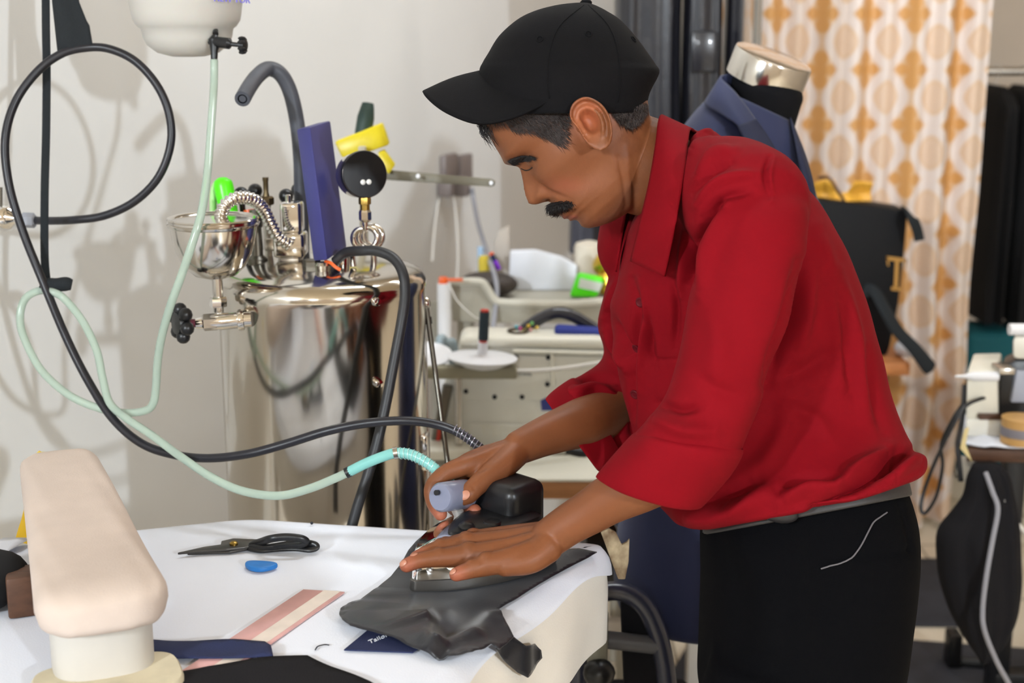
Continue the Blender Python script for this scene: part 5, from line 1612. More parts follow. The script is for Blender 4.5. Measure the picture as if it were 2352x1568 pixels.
def line_dist_np(x, y, pl):
    best = np.full(x.shape, 1e9)
    tt = np.zeros(x.shape)
    pl = np.array(pl, float)
    ln = np.hypot(*(pl[1:] - pl[:-1]).T)
    cum = np.concatenate([[0], np.cumsum(ln)])
    for i in range(len(pl) - 1):
        a, b = pl[i], pl[i + 1]
        dd = b - a
        t = np.clip(((x - a[0]) * dd[0] + (y - a[1]) * dd[1]) / (dd @ dd), 0, 1)
        ds = np.hypot(x - a[0] - t * dd[0], y - a[1] - t * dd[1])
        m = ds < best
        best[m] = ds[m]
        tt[m] = (cum[i] + t[m] * ln[i]) / cum[-1]
    return best, tt


def bvh_of(me):
    return BVHTree.FromPolygons([v.co.copy() for v in me.vertices], [tuple(p.vertices) for p in me.polygons])


def hit(bvh, px, py):
    r = ray(px, py)
    loc, n, i, d = bvh.ray_cast(CAM, r.normalized())
    return loc, n


DM = 1.63
HO = P(1350, 288, DM)
HF = RT * -0.766 + UP * -0.643
HU = RT * -0.643 + UP * 0.766


def HP(f, u, s):
    return HO + HF * f + HU * u + FW * s


def ringv(c, a, f, depth, n=40, ex=1.0):
    out = []
    for j in range(n):
        t = 2 * pi * j / n
        ct, st_ = cos(t), sin(t)
        out.append(c + a * math.copysign(abs(ct) ** ex, ct) + f * (depth * math.copysign(abs(st_) ** ex, st_)))
    return out


def px_loft(mb, rows, k=5, n=48, tilt=0.0, ex=1.0):
    """rows: left contour px, right contour px, centre depth, half depth"""
    rings = []
    f = FW + UP * tilt
    for r in spl(rows, k):
        l, rr2 = P(r[0], r[1], r[4]), P(r[2], r[3], r[4])
        if len(r) > 6:
            f = FW + UP * r[6]
        rings.append(ringv((l + rr2) / 2, (rr2 - l) / 2, f, r[5], n, ex))
    return mb.ring_loft(rings)


def px_tube(mb, rows, k=5, n=16, sq=None, up=None):
    """rows: px, py, depth, radius in metres; round ended"""
    a = spl(rows, k)
    pts_ = [P(*r[:3]) for r in a]
    rad = [max(r[3], 0.001) for r in a]
    e0 = (pts_[0] - pts_[1]).normalized()
    e1 = (pts_[-1] - pts_[-2]).normalized()
    cap0 = [(pts_[0] + e0 * rad[0] * sin(t), rad[0] * cos(t)) for t in (1.35, 1.0, 0.6, 0.3)]
    cap1 = [(pts_[-1] + e1 * rad[-1] * sin(t), rad[-1] * cos(t)) for t in (0.3, 0.6, 1.0, 1.35)]
    pp = [c[0] for c in cap0] + pts_ + [c[0] for c in cap1]
    rr3 = [c[1] for c in cap0] + rad + [c[1] for c in cap1]
    return mb.tube(pp, rr3, n, sq=sq, up=up)


# ------------------------------------------------------------------ head
U_ = [-.105, -.101, -.096, -.090, -.083, -.0755, -.0725, -.0695, -.0668, -.0640, -.0590, -.050, -.038, -.02, 0, .013, .022, .0293, .0435, .059, .08, .10, .115, .1235]
F_ = [.030, .050, .062, .0715, .0765, .0772, .0785, .0835, .0822, .0868, .0870, .0872, .0872, .0868, .0875, .0890, .0955, .0985, .0965, .0940, .086, .067, .041, .004]
UB = [-.105, -.096, -.083, -.064, -.036, -.01, .02, .05, .08, .10, .115, .1235]
B_ = [.020, .000, -.020, -.042, -.060, -.077, -.093, -.098, -.092, -.076, -.05, -.006]
UW = [-.105, -.101, -.096, -.09, -.083, -.07, -.058, -.048, -.036, -.02, 0, .02, .04, .06, .08, .10, .115, .1235]
W_ = [.010, .020, .027, .034, .041, .049, .0545, .058, .0625, .067, .070, .071, .073, .0745, .070, .057, .036, .006]
NU = [-.0395, -.0375, -.034, -.0318, -.0275, -.0241, -.018, -.011, .0015, .010, .016]
NA = [.0, .003, .0085, .0150, .0205, .0218, .0200, .0165, .0085, .003, .0]
NS = [.013, .0125, .012, .0115, .0115, .0112, .0102, .0095, .0090, .0085, .008]


def g2(a, b, sa, sb):
    return exp(-(a / sa) ** 2 - (b / sb) ** 2)


def head_mesh():
    mb = MB()
    rings = []
    nr, na = 150, 176
    for i in range(nr):
        u = -.105 + (.1235 + .105) * i / (nr - 1)
        f0, b0, w0 = interp(u, U_, F_), interp(u, UB, B_), interp(u, UW, W_)
        fc = interp(u, [-.105, -.08, -.04, 0, .12], [.026, .022, .008, -.004, -.004])
        pe = interp(u, [-.105, -.085, -.06, 0, .06, .12], [.95, .80, .74, .70, .70, .9])
        na_ = interp(u, NU, NA) if NU[0] < u < NU[-1] else 0
        ns_ = interp(u, NU, NS)
        rg = []
        for j in range(na):
            t = 2 * pi * j / na
            c, s = cos(t), sin(t)
            ff = fc + (f0 - fc if c > 0 else fc - b0) * math.copysign(abs(c) ** (pe if c > 0 else .85), c)
            ss = w0 * math.copysign(abs(s) ** .80, s)
            if c > 0:
                a_ = abs(ss)
                d = na_ * exp(-(ss / ns_) ** 2 * 1.0)
                d += .0065 * g2(a_ - .0150, u + .0265, .0062, .0075)         # nostril wings
                d -= .0055 * g2(a_ - .0068, u + .0372, .0042, .0035)         # nostrils
                d -= .0030 * g2(a_ - .0225, u + .0240, .0035, .0090)         # alar crease
                d -= .0110 * g2(a_ - .0300, u - .0100, .0150, .0100)         # eye sockets
                d += .0075 * g2(a_ - .0310, u - .0085, .0105, .0080)         # lids over the eyes
                d -= .0025 * g2(a_ - .0310, u - .0015, .0120, .0022)         # crease under the lid
                d -= .0020 * g2(a_ - .0310, u - .0165, .0120, .0022)         # upper lid fold
                d += .0030 * g2(a_ - .0330, u - .0290, .0200, .0070)         # brow ridge
                d += .0045 * g2(a_ - .0430, u + .0150, .0170, .0120)         # cheek bones
                d -= .0060 * g2(a_ - .0460, u + .0480, .0130, .0180)         # hollow cheeks
                d -= .0030 * g2(a_ - .0270 - max(0, -(u + .03)) * .35, u + .042, .0035, .0150)   # nasolabial fold
                d += .0040 * g2(a_, u + .0510, .0250, .0090)                 # muzzle
                d += .0024 * g2(a_, u + .0640, .0190, .0024) - .0026 * g2(a_, u + .0666, .0230, .0016) + .0024 * g2(a_, u + .0695, .0170, .0026)
                d -= .0030 * g2(a_ - .0250, u + .0665, .0050, .0050)         # mouth corners
                d += .0030 * g2(a_, u + .0870, .0180, .0090)                 # chin
                ff += d
                if a_ > .03:
                    ss -= math.copysign(.0050 * g2(u + .046, ff - .035, .020, .025), ss)
            ss += math.copysign(.0030 * g2(u + .012, ff - .045, .014, .020), ss) * (1 if abs(ss) > .03 else 0)
            rg.append(HP(ff, u, ss))
        rings.append(rg)
    return mb.ring_loft(rings)


def ear_mesh(side):
    """near ear traced on the picture plane of its own depth; the far one mirrored in the head"""
    oc = (1352, 281)
    out = [(1308, 262), (1313, 241), (1328, 227), (1346, 222), (1366, 228), (1385, 242), (1399, 264), (1406, 290), (1406, 318), (1398, 336), (1382, 346), (1364, 342), (1348, 328), (1336, 310), (1325, 292), (1313, 278)]
    out = spl(out, 4, closed=True)
    dE = DM - 0.0860
    mb = MB()
    nn_ = len(out)
    prof = [(0.03, -.006), (.16, -.0062), (.30, -.004), (.42, .002), (.52, .0095), (.61, .0115), (.70, .0075), (.78, .0035), (.85, .0075), (.91, .0150), (.97, .0155), (1.0, .0105), (1.0, .003), (.94, -.008), (.84, -.030)]
    rings = []
    for r_, h in prof:
        rg = []
        for (x, y) in out:
            dx, dy = x - oc[0], y - oc[1]
            fr_ = np.clip((dx + 42) / 60.0, 0, 1)
            lob = np.clip((y - 318) / 20, 0, 1)
            hh = h
            if h > 0:
                hh = h * (0.55 + 0.45 * fr_)
                hh = hh * (1 - lob) + .0085 * lob * min(1, r_ * 1.3) ** .5
            fl = .011 * np.clip((dx + 20) / 70.0, 0, 1.1) * r_
            dd = dE - hh - fl
            rg.append(P(oc[0] + dx * r_, oc[1] + dy * r_, dd))
        rings.append(rg)
    mb.ring_loft(rings)
    # tragus
    mb.ball(P(1331, 290, dE - .002), .0065, 10, (0.7, .8, 1.1))
    mb.ball(P(1360, 327, dE - .004), .0075, 10, (0.9, .7, 1.0))
    if side > 0:
        for i, v in enumerate(mb.v):
            s = (v - HO).dot(FW)
            mb.v[i] = v - FW * (2 * s)
    return mb


body = MB()
hm = head_mesh()
body.add(hm.v, hm.f)
for sd_ in (-1, 1):
    e_ = ear_mesh(sd_)
    body.add(e_.v, e_.f)
# neck and hidden trunk
px_tube(body, [(1385, 330, 1.635, .050), (1432, 362, 1.64, .0545), (1490, 388, 1.645, .0560), (1550, 425, 1.655, .050), (1640, 490, 1.67, .055)], 5, 32)
px_tube(body, [(1600, 470, 1.66, .06), (1700, 650, 1.68, .07), (1740, 850, 1.70, .06), (1790, 1050, 1.70, .06), (1820, 1160, 1.69, .06)], 4, 28)
# near (left) arm
px_tube(body, [(1680, 470, 1.60, .045), (1722, 560, 1.50, .036), (1690, 760, 1.468, .034), (1655, 930, 1.470, .031), (1600, 1025, 1.475, .031), (1545, 1070, 1.482, .032), (1475, 1110, 1.495, .0295), (1404, 1145, 1.51, .0262), (1355, 1175, 1.52, .0240), (1305, 1205, 1.528, .0220), (1264, 1234, 1.535, .0212)], 5, 28)
# far (right) arm
px_tube(body, [(1560, 500, 1.75, .045), (1490, 600, 1.825, .034), (1460, 750, 1.86, .030), (1450, 890, 1.855, .030), (1400, 945, 1.81, .032), (1345, 968, 1.755, .0310), (1300, 983, 1.73, .0275), (1245, 1004, 1.712, .0235), (1195, 1026, 1.698, .0205)], 5, 28)

L_H = 2140.0
# near hand: palm rests flat, pinky towards the camera
fingers_n = {
    'index': [(1245, 1228, 1.553, .0150), (1160, 1232, 1.572, .0122), (1088, 1243, 1.578, .0112), (1024, 1256, 1.574, .0092), (990, 1270, 1.568, .0084), (970, 1281, 1.562, .0074)],
    'middle': [(1246, 1234, 1.545, .0155), (1158, 1242, 1.552, .0130), (1072, 1252, 1.555, .0118), (1012, 1262, 1.550, .0098), (975, 1274, 1.543, .0088), (957, 1282, 1.539, .0078)],
    'ring': [(1248, 1246, 1.535, .0155), (1160, 1264, 1.532, .0130), (1076, 1275, 1.532, .0116), (1008, 1281, 1.528, .0092), (962, 1287, 1.524, .0082), (934, 1298, 1.521, .0074)],
    'pinky': [(1250, 1258, 1.525, .0150), (1178, 1283, 1.512, .0132), (1118, 1297, 1.508, .0108), (1085, 1307, 1.506, .0088), (1062, 1314, 1.505, .0080), (1048, 1319, 1.504, .0072)],
}
for k_, r_ in fingers_n.items():
    r_ = [(a, b, c, e * (1.0 if q < 2 else 1.10 if q in (2, 3) else 1.06)) for q, (a, b, c, e) in enumerate(r_)]
    px_tube(body, r_, 6, 18)
    m0, m1_ = np.array(r_[3]), np.array(r_[2])
    body.ball(P(*m0[:3]) + UP * m0[3] * .28, m0[3] * .92, 12)
    body.ball(P(*m1_[:3]) + UP * m1_[3] * .30, m1_[3] * .95, 12)
px_tube(body, [(1255, 1256, 1.524, .0180), (1215, 1286, 1.513, .0150), (1160, 1299, 1.508, .0115)], 5, 18)
px_tube(body, [(1245, 1250, 1.56, .017), (1190, 1262, 1.585, .0145), (1140, 1278, 1.60, .0115), (1105, 1290, 1.605, .009)], 5, 16)   # thumb, tucked on the far side
# far hand: closed round the handle
fingers_f = {
    'index': [(1180, 1036, 1.695, .0155), (1118, 1056, 1.680, .0135), (1062, 1071, 1.665, .0118), (1018, 1090, 1.660, .0100), (992, 1120, 1.655, .0092), (996, 1155, 1.650, .0086), (1012, 1180, 1.640, .0080)],
    'middle': [(1182, 1032, 1.700, .0155), (1130, 1045, 1.700, .0135), (1076, 1062, 1.692, .0120), (1030, 1098, 1.700, .0102), (1032, 1150, 1.698, .0095), (1060, 1176, 1.670, .0088), (1090, 1172, 1.648, .0080)],
    'ring': [(1185, 1030, 1.705, .0150), (1140, 1040, 1.720, .0130), (1098, 1052, 1.722, .0115), (1066, 1092, 1.735, .0100), (1070, 1148, 1.725, .0093), (1100, 1166, 1.692, .0087), (1134, 1150, 1.668, .0082)],
    'pinky': [(1188, 1030, 1.71, .0140), (1152, 1038, 1.738, .0120), (1120, 1048, 1.748, .0105), (1105, 1090, 1.765, .0090), (1112, 1140, 1.755, .0085), (1140, 1148, 1.725, .0080)],
}
for k_, r_ in fingers_f.items():
    px_tube(body, r_, 6, 18)
px_tube(body, [(1185, 1040, 1.690, .0170), (1155, 1068, 1.672, .0165), (1122, 1092, 1.655, .0135), (1092, 1118, 1.642, .0118), (1076, 1134, 1.636, .0115), (1062, 1142, 1.634, .0098)], 6, 20)
px_tube(body, [(1180, 1045, 1.69, .014), (1120, 1078, 1.672, .011), (1082, 1080, 1.668, .009)], 5, 14)

bme = remesh(body, 0.0017, 4, 0.5)
V = verts_np(bme)
X, Y, D_ = proj(V)
q = V - np.array(HO)
ff, uu, ss = q @ np.array(HF), q @ np.array(HU), q @ aFW
near_v = V - np.outer(ss + np.abs(ss), aFW) if False else V
mx, my, _ = proj(V - np.outer(np.where((ss > 0) & (np.hypot(ff, uu) < .16), 2 * ss, 0), aFW))
head_zone = (np.hypot(ff, uu) < .16) & (np.abs(ss) < .1)
# fine creases of the skin
creases = [([(1262, 456), (1285, 462), (1318, 470), (1335, 488)], -.0009, 4), ([(1420, 360), (1432, 420), (1438, 470), (1430, 492)], -.0014, 5), ([(1445, 380), (1456, 440), (1454, 490)], -.0012, 5), ([(1440, 340), (1448, 420), (1446, 470)], .0015, 8),
           ([(1225, 1230), (1150, 1240), (1090, 1248)], .0008, 8), ([(1230, 1244), (1150, 1262), (1085, 1274)], .0008, 8), ([(1215, 1236), (1140, 1250)], -.0008, 7), ([(1080, 1262), (1062, 1290)], -.0007, 5), ([(1120, 1270), (1095, 1300)], -.0008, 6),
           ([(1010, 1248), (1016, 1276)], .0006, 5), ([(1004, 1272), (1008, 1298)], .0006, 5), ([(1096, 1084), (1110, 1076), (1122, 1072)], -.0015, 5), ([(1080, 1112), (1092, 1126)], -.0005, 4), ([(1150, 1020), (1110, 1040), (1070, 1058)], .0010, 8), ([(1172, 1015), (1130, 1030)], .0008, 7)]
bme.update()
N_ = norms_np(bme)
fac_ = (N_ @ -aFW) > 0.05
for pl_, a_, w_ in creases:
    ds, t_ = line_dist_np(X, Y, pl_)
    V += N_ * (a_ * np.exp(-(ds / w_) ** 2) * np.sin(pi * np.clip(t_, .06, .94)) ** .5 * fac_)[:, None]
set_verts(bme, V)
bvh_b = bvh_of(bme)
skin = np.array(L3((119, 70, 41))[:3])
hairc = np.array(L3((44, 36, 34))[:3])
cols = np.tile(np.append(skin, 1.0), (len(V), 1))
tone = 1 + 0.07 * np.sin(V[:, 0] * 61 + 2 * np.sin(V[:, 2] * 47)) * np.sin(V[:, 2] * 53 + V[:, 1] * 39)
cols[:, :3] *= tone[:, None]


def paint(mask, c, a=1.0):
    m = np.asarray(mask, float)[:, None] * a
    cols[:, :3] = cols[:, :3] * (1 - m) + np.array(L3(c)[:3]) * m


HAIR_F = [(1120, 200), (1128, 284), (1150, 281), (1178, 297), (1205, 303), (1232, 306), (1258, 318), (1276, 330), (1290, 333), (1300, 322), (1297, 296), (1304, 262), (1314, 238), (1322, 200)]
HAIR_B = [(1394, 236), (1404, 256), (1412, 266), (1424, 280), (1445, 287), (1462, 280), (1478, 262), (1487, 246), (1486, 232)]


def soft(poly, w_=5.0):
    ds, _ = line_dist_np(mx, my, poly + [poly[0]])
    ins = in_poly_np(mx, my, poly)
    return np.where(ins, np.clip(0.5 + ds / (2 * w_), 0, 1), np.clip(0.5 - ds / (2 * w_), 0, 1)) * head_zone


scalp = head_zone & (uu > .035 + 0.35 * np.clip(ff - .03, -1, 0)) & (ff < .085)
paint(soft(HAIR_F, 7), (52, 42, 40), .85)
paint(soft(HAIR_B, 7), (52, 42, 40), .85)
ds, _ = line_dist_np(mx, my, [(1400, 508), (1425, 480), (1445, 440)])
paint(np.exp(-(ds / 22) ** 2) * head_zone, (92, 62, 50), .45)           # stubble, plus the shade under the jaw painted into the skin
ds, _ = line_dist_np(mx, my, [(1335, 505), (1360, 515), (1385, 508)])
paint(np.exp(-(ds / 12) ** 2) * head_zone, (120, 76, 58), .35)
ds, _ = line_dist_np(mx, my, [(1296, 500), (1322, 499)])
paint(np.exp(-(ds / 5) ** 2) * head_zone, (140, 74, 62), .7)
paint(soft([(1158, 376), (1172, 364), (1196, 357), (1222, 356), (1236, 362), (1212, 367), (1190, 371), (1174, 377)], 3), (46, 34, 30), .7)
paint(np.exp(-((mx - 1300) / 45) ** 2 - ((my - 425) / 20) ** 2) * head_zone, (166, 92, 70), .35)
paint(np.exp(-((mx - 1355) / 40) ** 2 - ((my - 265) / 45) ** 2) * head_zone * (ss < -.06), (196, 110, 76), .5)
# finger tips a little redder
for rows_ in list(fingers_n.values()) + list(fingers_f.values()):
    tp_ = np.array(P(*rows_[-1][:3]))
    paint(np.exp(-(np.linalg.norm(V - tp_, axis=1) / .011) ** 2), (198, 112, 92), .55)
set_cols(bme, cols)
M['skin'] = attr_mat('skin', rough=0.48, spec=0.36, sss=0.12, bump=0.06, bscale=500)
man = thing('person', 'man in a red shirt and black cap bending over the table pressing with the iron', 'person', (P(1800, 1568, 1.68).x, P(1800, 1568, 1.68).y, 0))


def mobj(name, me, m, parent=man, angle=180, **k):
    off = wloc(parent)
    v = verts_np(me) - np.array(off)
    set_verts(me, v)
    me.materials.clear()
    return obj(name, None, m, parent, angle=angle, mesh=me, **k)


mobj('body', bme, M['skin'])


# ------------------------------------------------------------------ hair, moustache, brows, lashes, nails
def strand_mesh(polys, count, length, flow, rad, bvh, lift=0.25, jitter=0.35, curl=0.0, seed=1):
    r = random.Random(seed)
    mb = MB()
    xs = [p[0] for p in polys]
    ys = [p[1] for p in polys]
    n_done, tries = 0, 0
    while n_done < count and tries < count * 8:
        tries += 1
        px, py = r.uniform(min(xs), max(xs)), r.uniform(min(ys), max(ys))
        if not inpoly(px, py, polys):
            continue
        loc, n = hit(bvh, px, py)
        if loc is None or n.dot(FW) > -0.05:
            continue
        fx, fy = flow(px, py)
        dr = RT * (fx + r.uniform(-jitter, jitter)) - UP * (fy + r.uniform(-jitter, jitter))
        dr = (dr - n * dr.dot(n)).normalized()
        L = length * r.uniform(.6, 1.2)
        mid = loc + (dr + n * lift).normalized() * L * .5
        tip = loc + (dr + n * lift * .3).normalized() * L + Vector((0, 0, -curl * L))
        sd2 = dr.cross(n).normalized() * rad
        up2 = n * rad
        o = len(mb.v)
        b0 = loc - n * .0008
        mb.v += [b0 + sd2, b0 - sd2, b0 + up2, mid + sd2 * .8, mid - sd2 * .8, mid + up2 * .8, tip]
        mb.f += [(o, o + 1, o + 4, o + 3), (o + 1, o + 2, o + 5, o + 4), (o + 2, o, o + 3, o + 5), (o + 3, o + 4, o + 6), (o + 4, o + 5, o + 6), (o + 5, o + 3, o + 6), (o, o + 2, o + 1)]
        n_done += 1
    return mb


M['hair'] = mat('black_hair', (30, 26, 26), 0.42, spec=0.4)
M['hair_grey'] = mat('greying_hair', (58, 50, 48), 0.45, spec=0.4)
ha = strand_mesh(HAIR_F, 2600, .012, lambda x, y: (.75, .65), .00028, bvh_b, .22, .35, seed=2)
hb = strand_mesh(HAIR_B, 1700, .011, lambda x, y: (.45, .8), .00028, bvh_b, .22, .35, seed=3)
ha.add(hb.v, hb.f)
obj('hair', ha, M['hair_grey'], man, angle=180)
# forelock hanging in front of the brow
fr_ = MB()
r9 = random.Random(9)
for i in range(150):
    px = r9.uniform(1092, 1130)
    s_d = r9.uniform(-.035, .02)
    a = P(px + r9.uniform(0, 16), 270, DM + s_d)
    ln_ = r9.uniform(.4, 1.0)
    b2 = P(px + 14 * ln_ + r9.uniform(-4, 4), 270 + 45 * ln_, DM + s_d)
    c2 = P(px + 34 * ln_ + r9.uniform(-7, 5), 270 + 78 * ln_ * r9.uniform(.8, 1), DM + s_d)
    fr_.tube([a, b2, c2], [.0004, .0003, .0001], 4)
obj('hair', fr_, M['hair'], man, angle=180)
mo = MB()
for sgn in (-1, 1):
    pts_ = [HP(.0915, -.0450, 0), HP(.0902, -.0468, sgn * .008), HP(.0855, -.0495, sgn * .018), HP(.0775, -.0540, sgn * .027), HP(.0715, -.0580, sgn * .032)]
    pts_ = [Vector(v) for v in spl([tuple(v) for v in pts_], 5)]
    mo.tube(pts_, list(spl([(.0054,), (.0060,), (.0058,), (.0046,), (.0020,)], 5)[:, 0]), 14)
mtx = MB()
mtx.add(mo.v, mo.f)
tmp = bpy.data.meshes.new('m')
tmp.from_pydata(mo.v, [], mo.f)
tmp.update()
bvh_m = bvh_of(tmp)
ms = strand_mesh([(1240, 455), (1345, 455), (1345, 515), (1240, 515)], 1500, .0078, lambda x, y: (-.15 + (x - 1265) / 90.0, .75), .00026, bvh_m, .30, .3, curl=.1, seed=5)
mtx.add(ms.v, ms.f)
obj('moustache', mtx, M['hair'], man, angle=180)
eb = strand_mesh([(1156, 377), (1170, 364), (1196, 357), (1216, 356), (1230, 361), (1212, 365), (1192, 370), (1176, 378)], 700, .0070, lambda x, y: (.9, -.1), .00028, bvh_b, .45, .25, seed=6)
obj('eyebrow', eb, M['hair'], man, angle=180)
lash = []
for px, py in ((1197, 387), (1206, 391), (1215, 390), (1223, 384)):
    loc, n = hit(bvh_b, px, py)
    if loc is not None:
        lash.append(loc + n * .0001)
el = MB().tube([Vector(v) for v in spl([tuple(v) for v in lash], 5)], .0007, 8)
obj('eyelash', el, M['hair'], man, angle=180)
M['nail'] = mat('fingernail', (178, 120, 96), 0.3)


def nail(px, py, w_, l_, ang):
    loc, n = hit(bvh_b, px, py)
    if loc is None:
        return
    d_ = RT * cos(ang) - UP * sin(ang)
    d_ = (d_ - n * d_.dot(n)).normalized()
    Rm = Matrix((d_, n.cross(d_), n)).transposed()
    obj('fingernail', MB().ball(loc + n * .0001, 1, 20, (l_, w_, .0011), Rm), M['nail'], man, angle=180)


nail(1068, 1137, .0052, .0064, radians(140))
nail(926, 1293, .0034, .0046, radians(158))
nail(1040, 1313, .0030, .0042, radians(160))
nail(951, 1273, .0030, .0042, radians(155))

# ------------------------------------------------------------------ shirt
sh = MB()
torso = [(1600, 1206, 2064, 1102, 1.68, .150, -.075), (1556, 1199, 2102, 1084, 1.68, .160, -.06), (1508, 1152, 2113, 1054, 1.685, .158, -.05), (1478, 1090, 2075, 1005, 1.695, .145, 0), (1455, 1000, 2042, 905, 1.705, .130, .06), (1428, 900, 2012, 790, 1.705, .131, .10), (1412, 800, 1985, 695, 1.70, .140, .10), (1404, 720, 1948, 600, 1.69, .152, .10), (1420, 660, 1900, 510, 1.68, .158, .10), (1425, 600, 1838, 425, 1.68, .146, .10), (1440, 550, 1765, 362, 1.675, .115, .10), (1458, 505, 1665, 318, 1.66, .080, .10), (1480, 470, 1600, 300, 1.655, .064, .10)]
px_loft(sh, torso, 6, 96, tilt=0.10, ex=0.92)
# shoulders
px_tube(sh, [(1640, 420, 1.62, .050), (1675, 440, 1.555, .062), (1716, 475, 1.505, .066)], 5, 30)
px_tube(sh, [(1540, 420, 1.72, .055), (1500, 500, 1.80, .062), (1478, 560, 1.84, .060)], 5, 30)
# near sleeve
near_sl = [(1640, 400, 1800, 420, 1.525, .050), (1622, 480, 1850, 470, 1.495, .062), (1612, 575, 1848, 560, 1.475, .064), (1588, 661, 1832, 660, 1.462, .056), (1574, 735, 1812, 745, 1.455, .052), (1556, 830, 1774, 835, 1.455, .050), (1530, 905, 1748, 912, 1.46, .050), (1492, 962, 1724, 982, 1.465, .056), (1452, 1002, 1690, 1056, 1.47, .056), (1440, 1020, 1672, 1080, 1.473, .052)]
px_loft(sh, near_sl, 6, 64, ex=0.95)
far_sl = [(1440, 520, 1560, 560, 1.81, .052), (1405, 620, 1550, 640, 1.84, .056), (1374, 735, 1540, 730, 1.86, .054), (1386, 800, 1530, 830, 1.865, .052), (1376, 830, 1525, 960, 1.86, .056), (1340, 858, 1470, 1060, 1.83, .056), (1312, 872, 1422, 1084, 1.80, .055), (1296, 884, 1404, 1088, 1.79, .052)]
px_loft(sh, far_sl, 6, 56, ex=0.95)
sme = remesh(sh, 0.0040, 8, 0.5)
# one level of subdivision for the folds
bm = bmesh.new()
bm.from_mesh(sme)
bmesh.ops.subdivide_edges(bm, edges=bm.edges[:], cuts=1, use_grid_fill=True)
bm.to_mesh(sme)
bm.free()
V = verts_np(sme)
X, Y, D_ = proj(V)
sme.update()
N_ = norms_np(sme)
wgt = np.clip((N_ @ -aFW) * 3 + .3, 0, 1)
folds = [
    # (pixel line, height m, half width px)  ridges > 0, grooves < 0
    ([(1650, 470), (1625, 520), (1600, 580), (1588, 640)], -.016, 12), ([(1668, 470), (1650, 530), (1625, 600), (1612, 680)], .008, 16),
    ([(1600, 470), (1640, 425), (1690, 405), (1740, 400)], .006, 11), ([(1590, 440), (1630, 395), (1680, 375)], -.005, 9), ([(1600, 410), (1640, 355), (1690, 345)], .006, 12), ([(1610, 500), (1660, 455), (1720, 440)], -.005, 9),
    ([(1588, 345), (1610, 318), (1640, 308)], .006, 10), ([(1575, 520), (1568, 600), (1558, 680)], .005, 10), ([(1545, 640), (1555, 720), (1550, 800)], -.005, 9),
    ([(1768, 362), (1758, 400), (1768, 450)], -.004, 6), ([(1775, 365), (1766, 405), (1774, 460)], .003, 7),
    ([(1838, 600), (1824, 700), (1790, 800), (1762, 880)], -.010, 16), ([(1862, 600), (1850, 720), (1835, 820)], .007, 18),
    ([(1880, 520), (1905, 640), (1925, 760), (1935, 880)], .006, 20), ([(1925, 620), (1955, 740), (1975, 860), (1990, 960)], .006, 16), ([(1905, 640), (1935, 760), (1955, 900)], -.005, 14), ([(1985, 800), (2010, 920), (2030, 1000)], -.004, 12),
    ([(1780, 880), (1850, 850), (1930, 800)], -.004, 20), ([(1800, 930), (1870, 960), (1910, 1010)], .004, 18),
    ([(1790, 1150), (1850, 1125), (1920, 1120)], .012, 16), ([(1790, 1128), (1850, 1104), (1930, 1102)], -.007, 14), ([(1870, 1165), (1940, 1130), (2010, 1085), (2060, 1045)], -.014, 14), ([(1900, 1140), (1960, 1095), (2040, 1030)], .010, 20), ([(2030, 1080), (2075, 1050), (2105, 1030)], -.010, 9), ([(2050, 1092), (2092, 1066), (2114, 1058)], .010, 11),
    ([(1560, 1190), (1640, 1180), (1720, 1150), (1790, 1120)], .010, 22), ([(1600, 1150), (1680, 1140), (1740, 1100)], -.008, 18), ([(1540, 1160), (1600, 1165), (1660, 1160)], -.006, 10),
    ([(1700, 1100), (1760, 1060), (1800, 980), (1810, 900)], .005, 24), ([(1510, 925), (1560, 940), (1610, 935)], -.005, 10), ([(1500, 960), (1560, 985), (1640, 990)], .006, 16), ([(1600, 860), (1660, 900), (1720, 910)], -.003, 18), ([(1640, 700), (1650, 800), (1640, 900)], .004, 30),
    ([(1470, 700), (1490, 780), (1500, 850)], -.004, 9), ([(1486, 690), (1490, 760), (1494, 822), (1556, 826)], -.0022, 4), ([(1452, 640), (1462, 700), (1454, 800), (1451, 900), (1452, 990)], -.006, 8), ([(1472, 640), (1482, 700), (1474, 800), (1470, 900)], .004, 8),
    ([(1400, 720), (1420, 770), (1446, 822)], -.010, 10), ([(1392, 760), (1412, 800), (1440, 850)], .007, 10), ([(1330, 880), (1370, 868), (1420, 880)], -.006, 9), ([(1310, 900), (1360, 895), (1420, 915)], .007, 12), ([(1400, 960), (1420, 1010), (1440, 1060)], -.006, 12), ([(1420, 640), (1404, 690), (1390, 730)], .006, 10),
]
for pl_, a_, w_ in folds:
    ds, t_ = line_dist_np(X, Y, spl(pl_, 4)[:, :2])
    V += N_ * (1.6 * a_ * np.exp(-(ds / w_) ** 2) * np.sin(pi * np.clip(t_, .05, .95)) ** .6 * wgt)[:, None]
V += N_ * (0.0012 * np.sin(V[:, 0] * 38 + 3 * np.sin(V[:, 2] * 22)) * np.sin(V[:, 2] * 27 + V[:, 1] * 31))[:, None]
set_verts(sme, V)
bvh_s = bvh_of(sme)
M['shirt'] = mat('red_shirt_cotton', (118, 3, 16), 0.85, var=0.03, vscale=30, bump=0.12, bscale=1200, sheen=0.0, spec=0.15)
mobj('shirt', sme, M['shirt'])


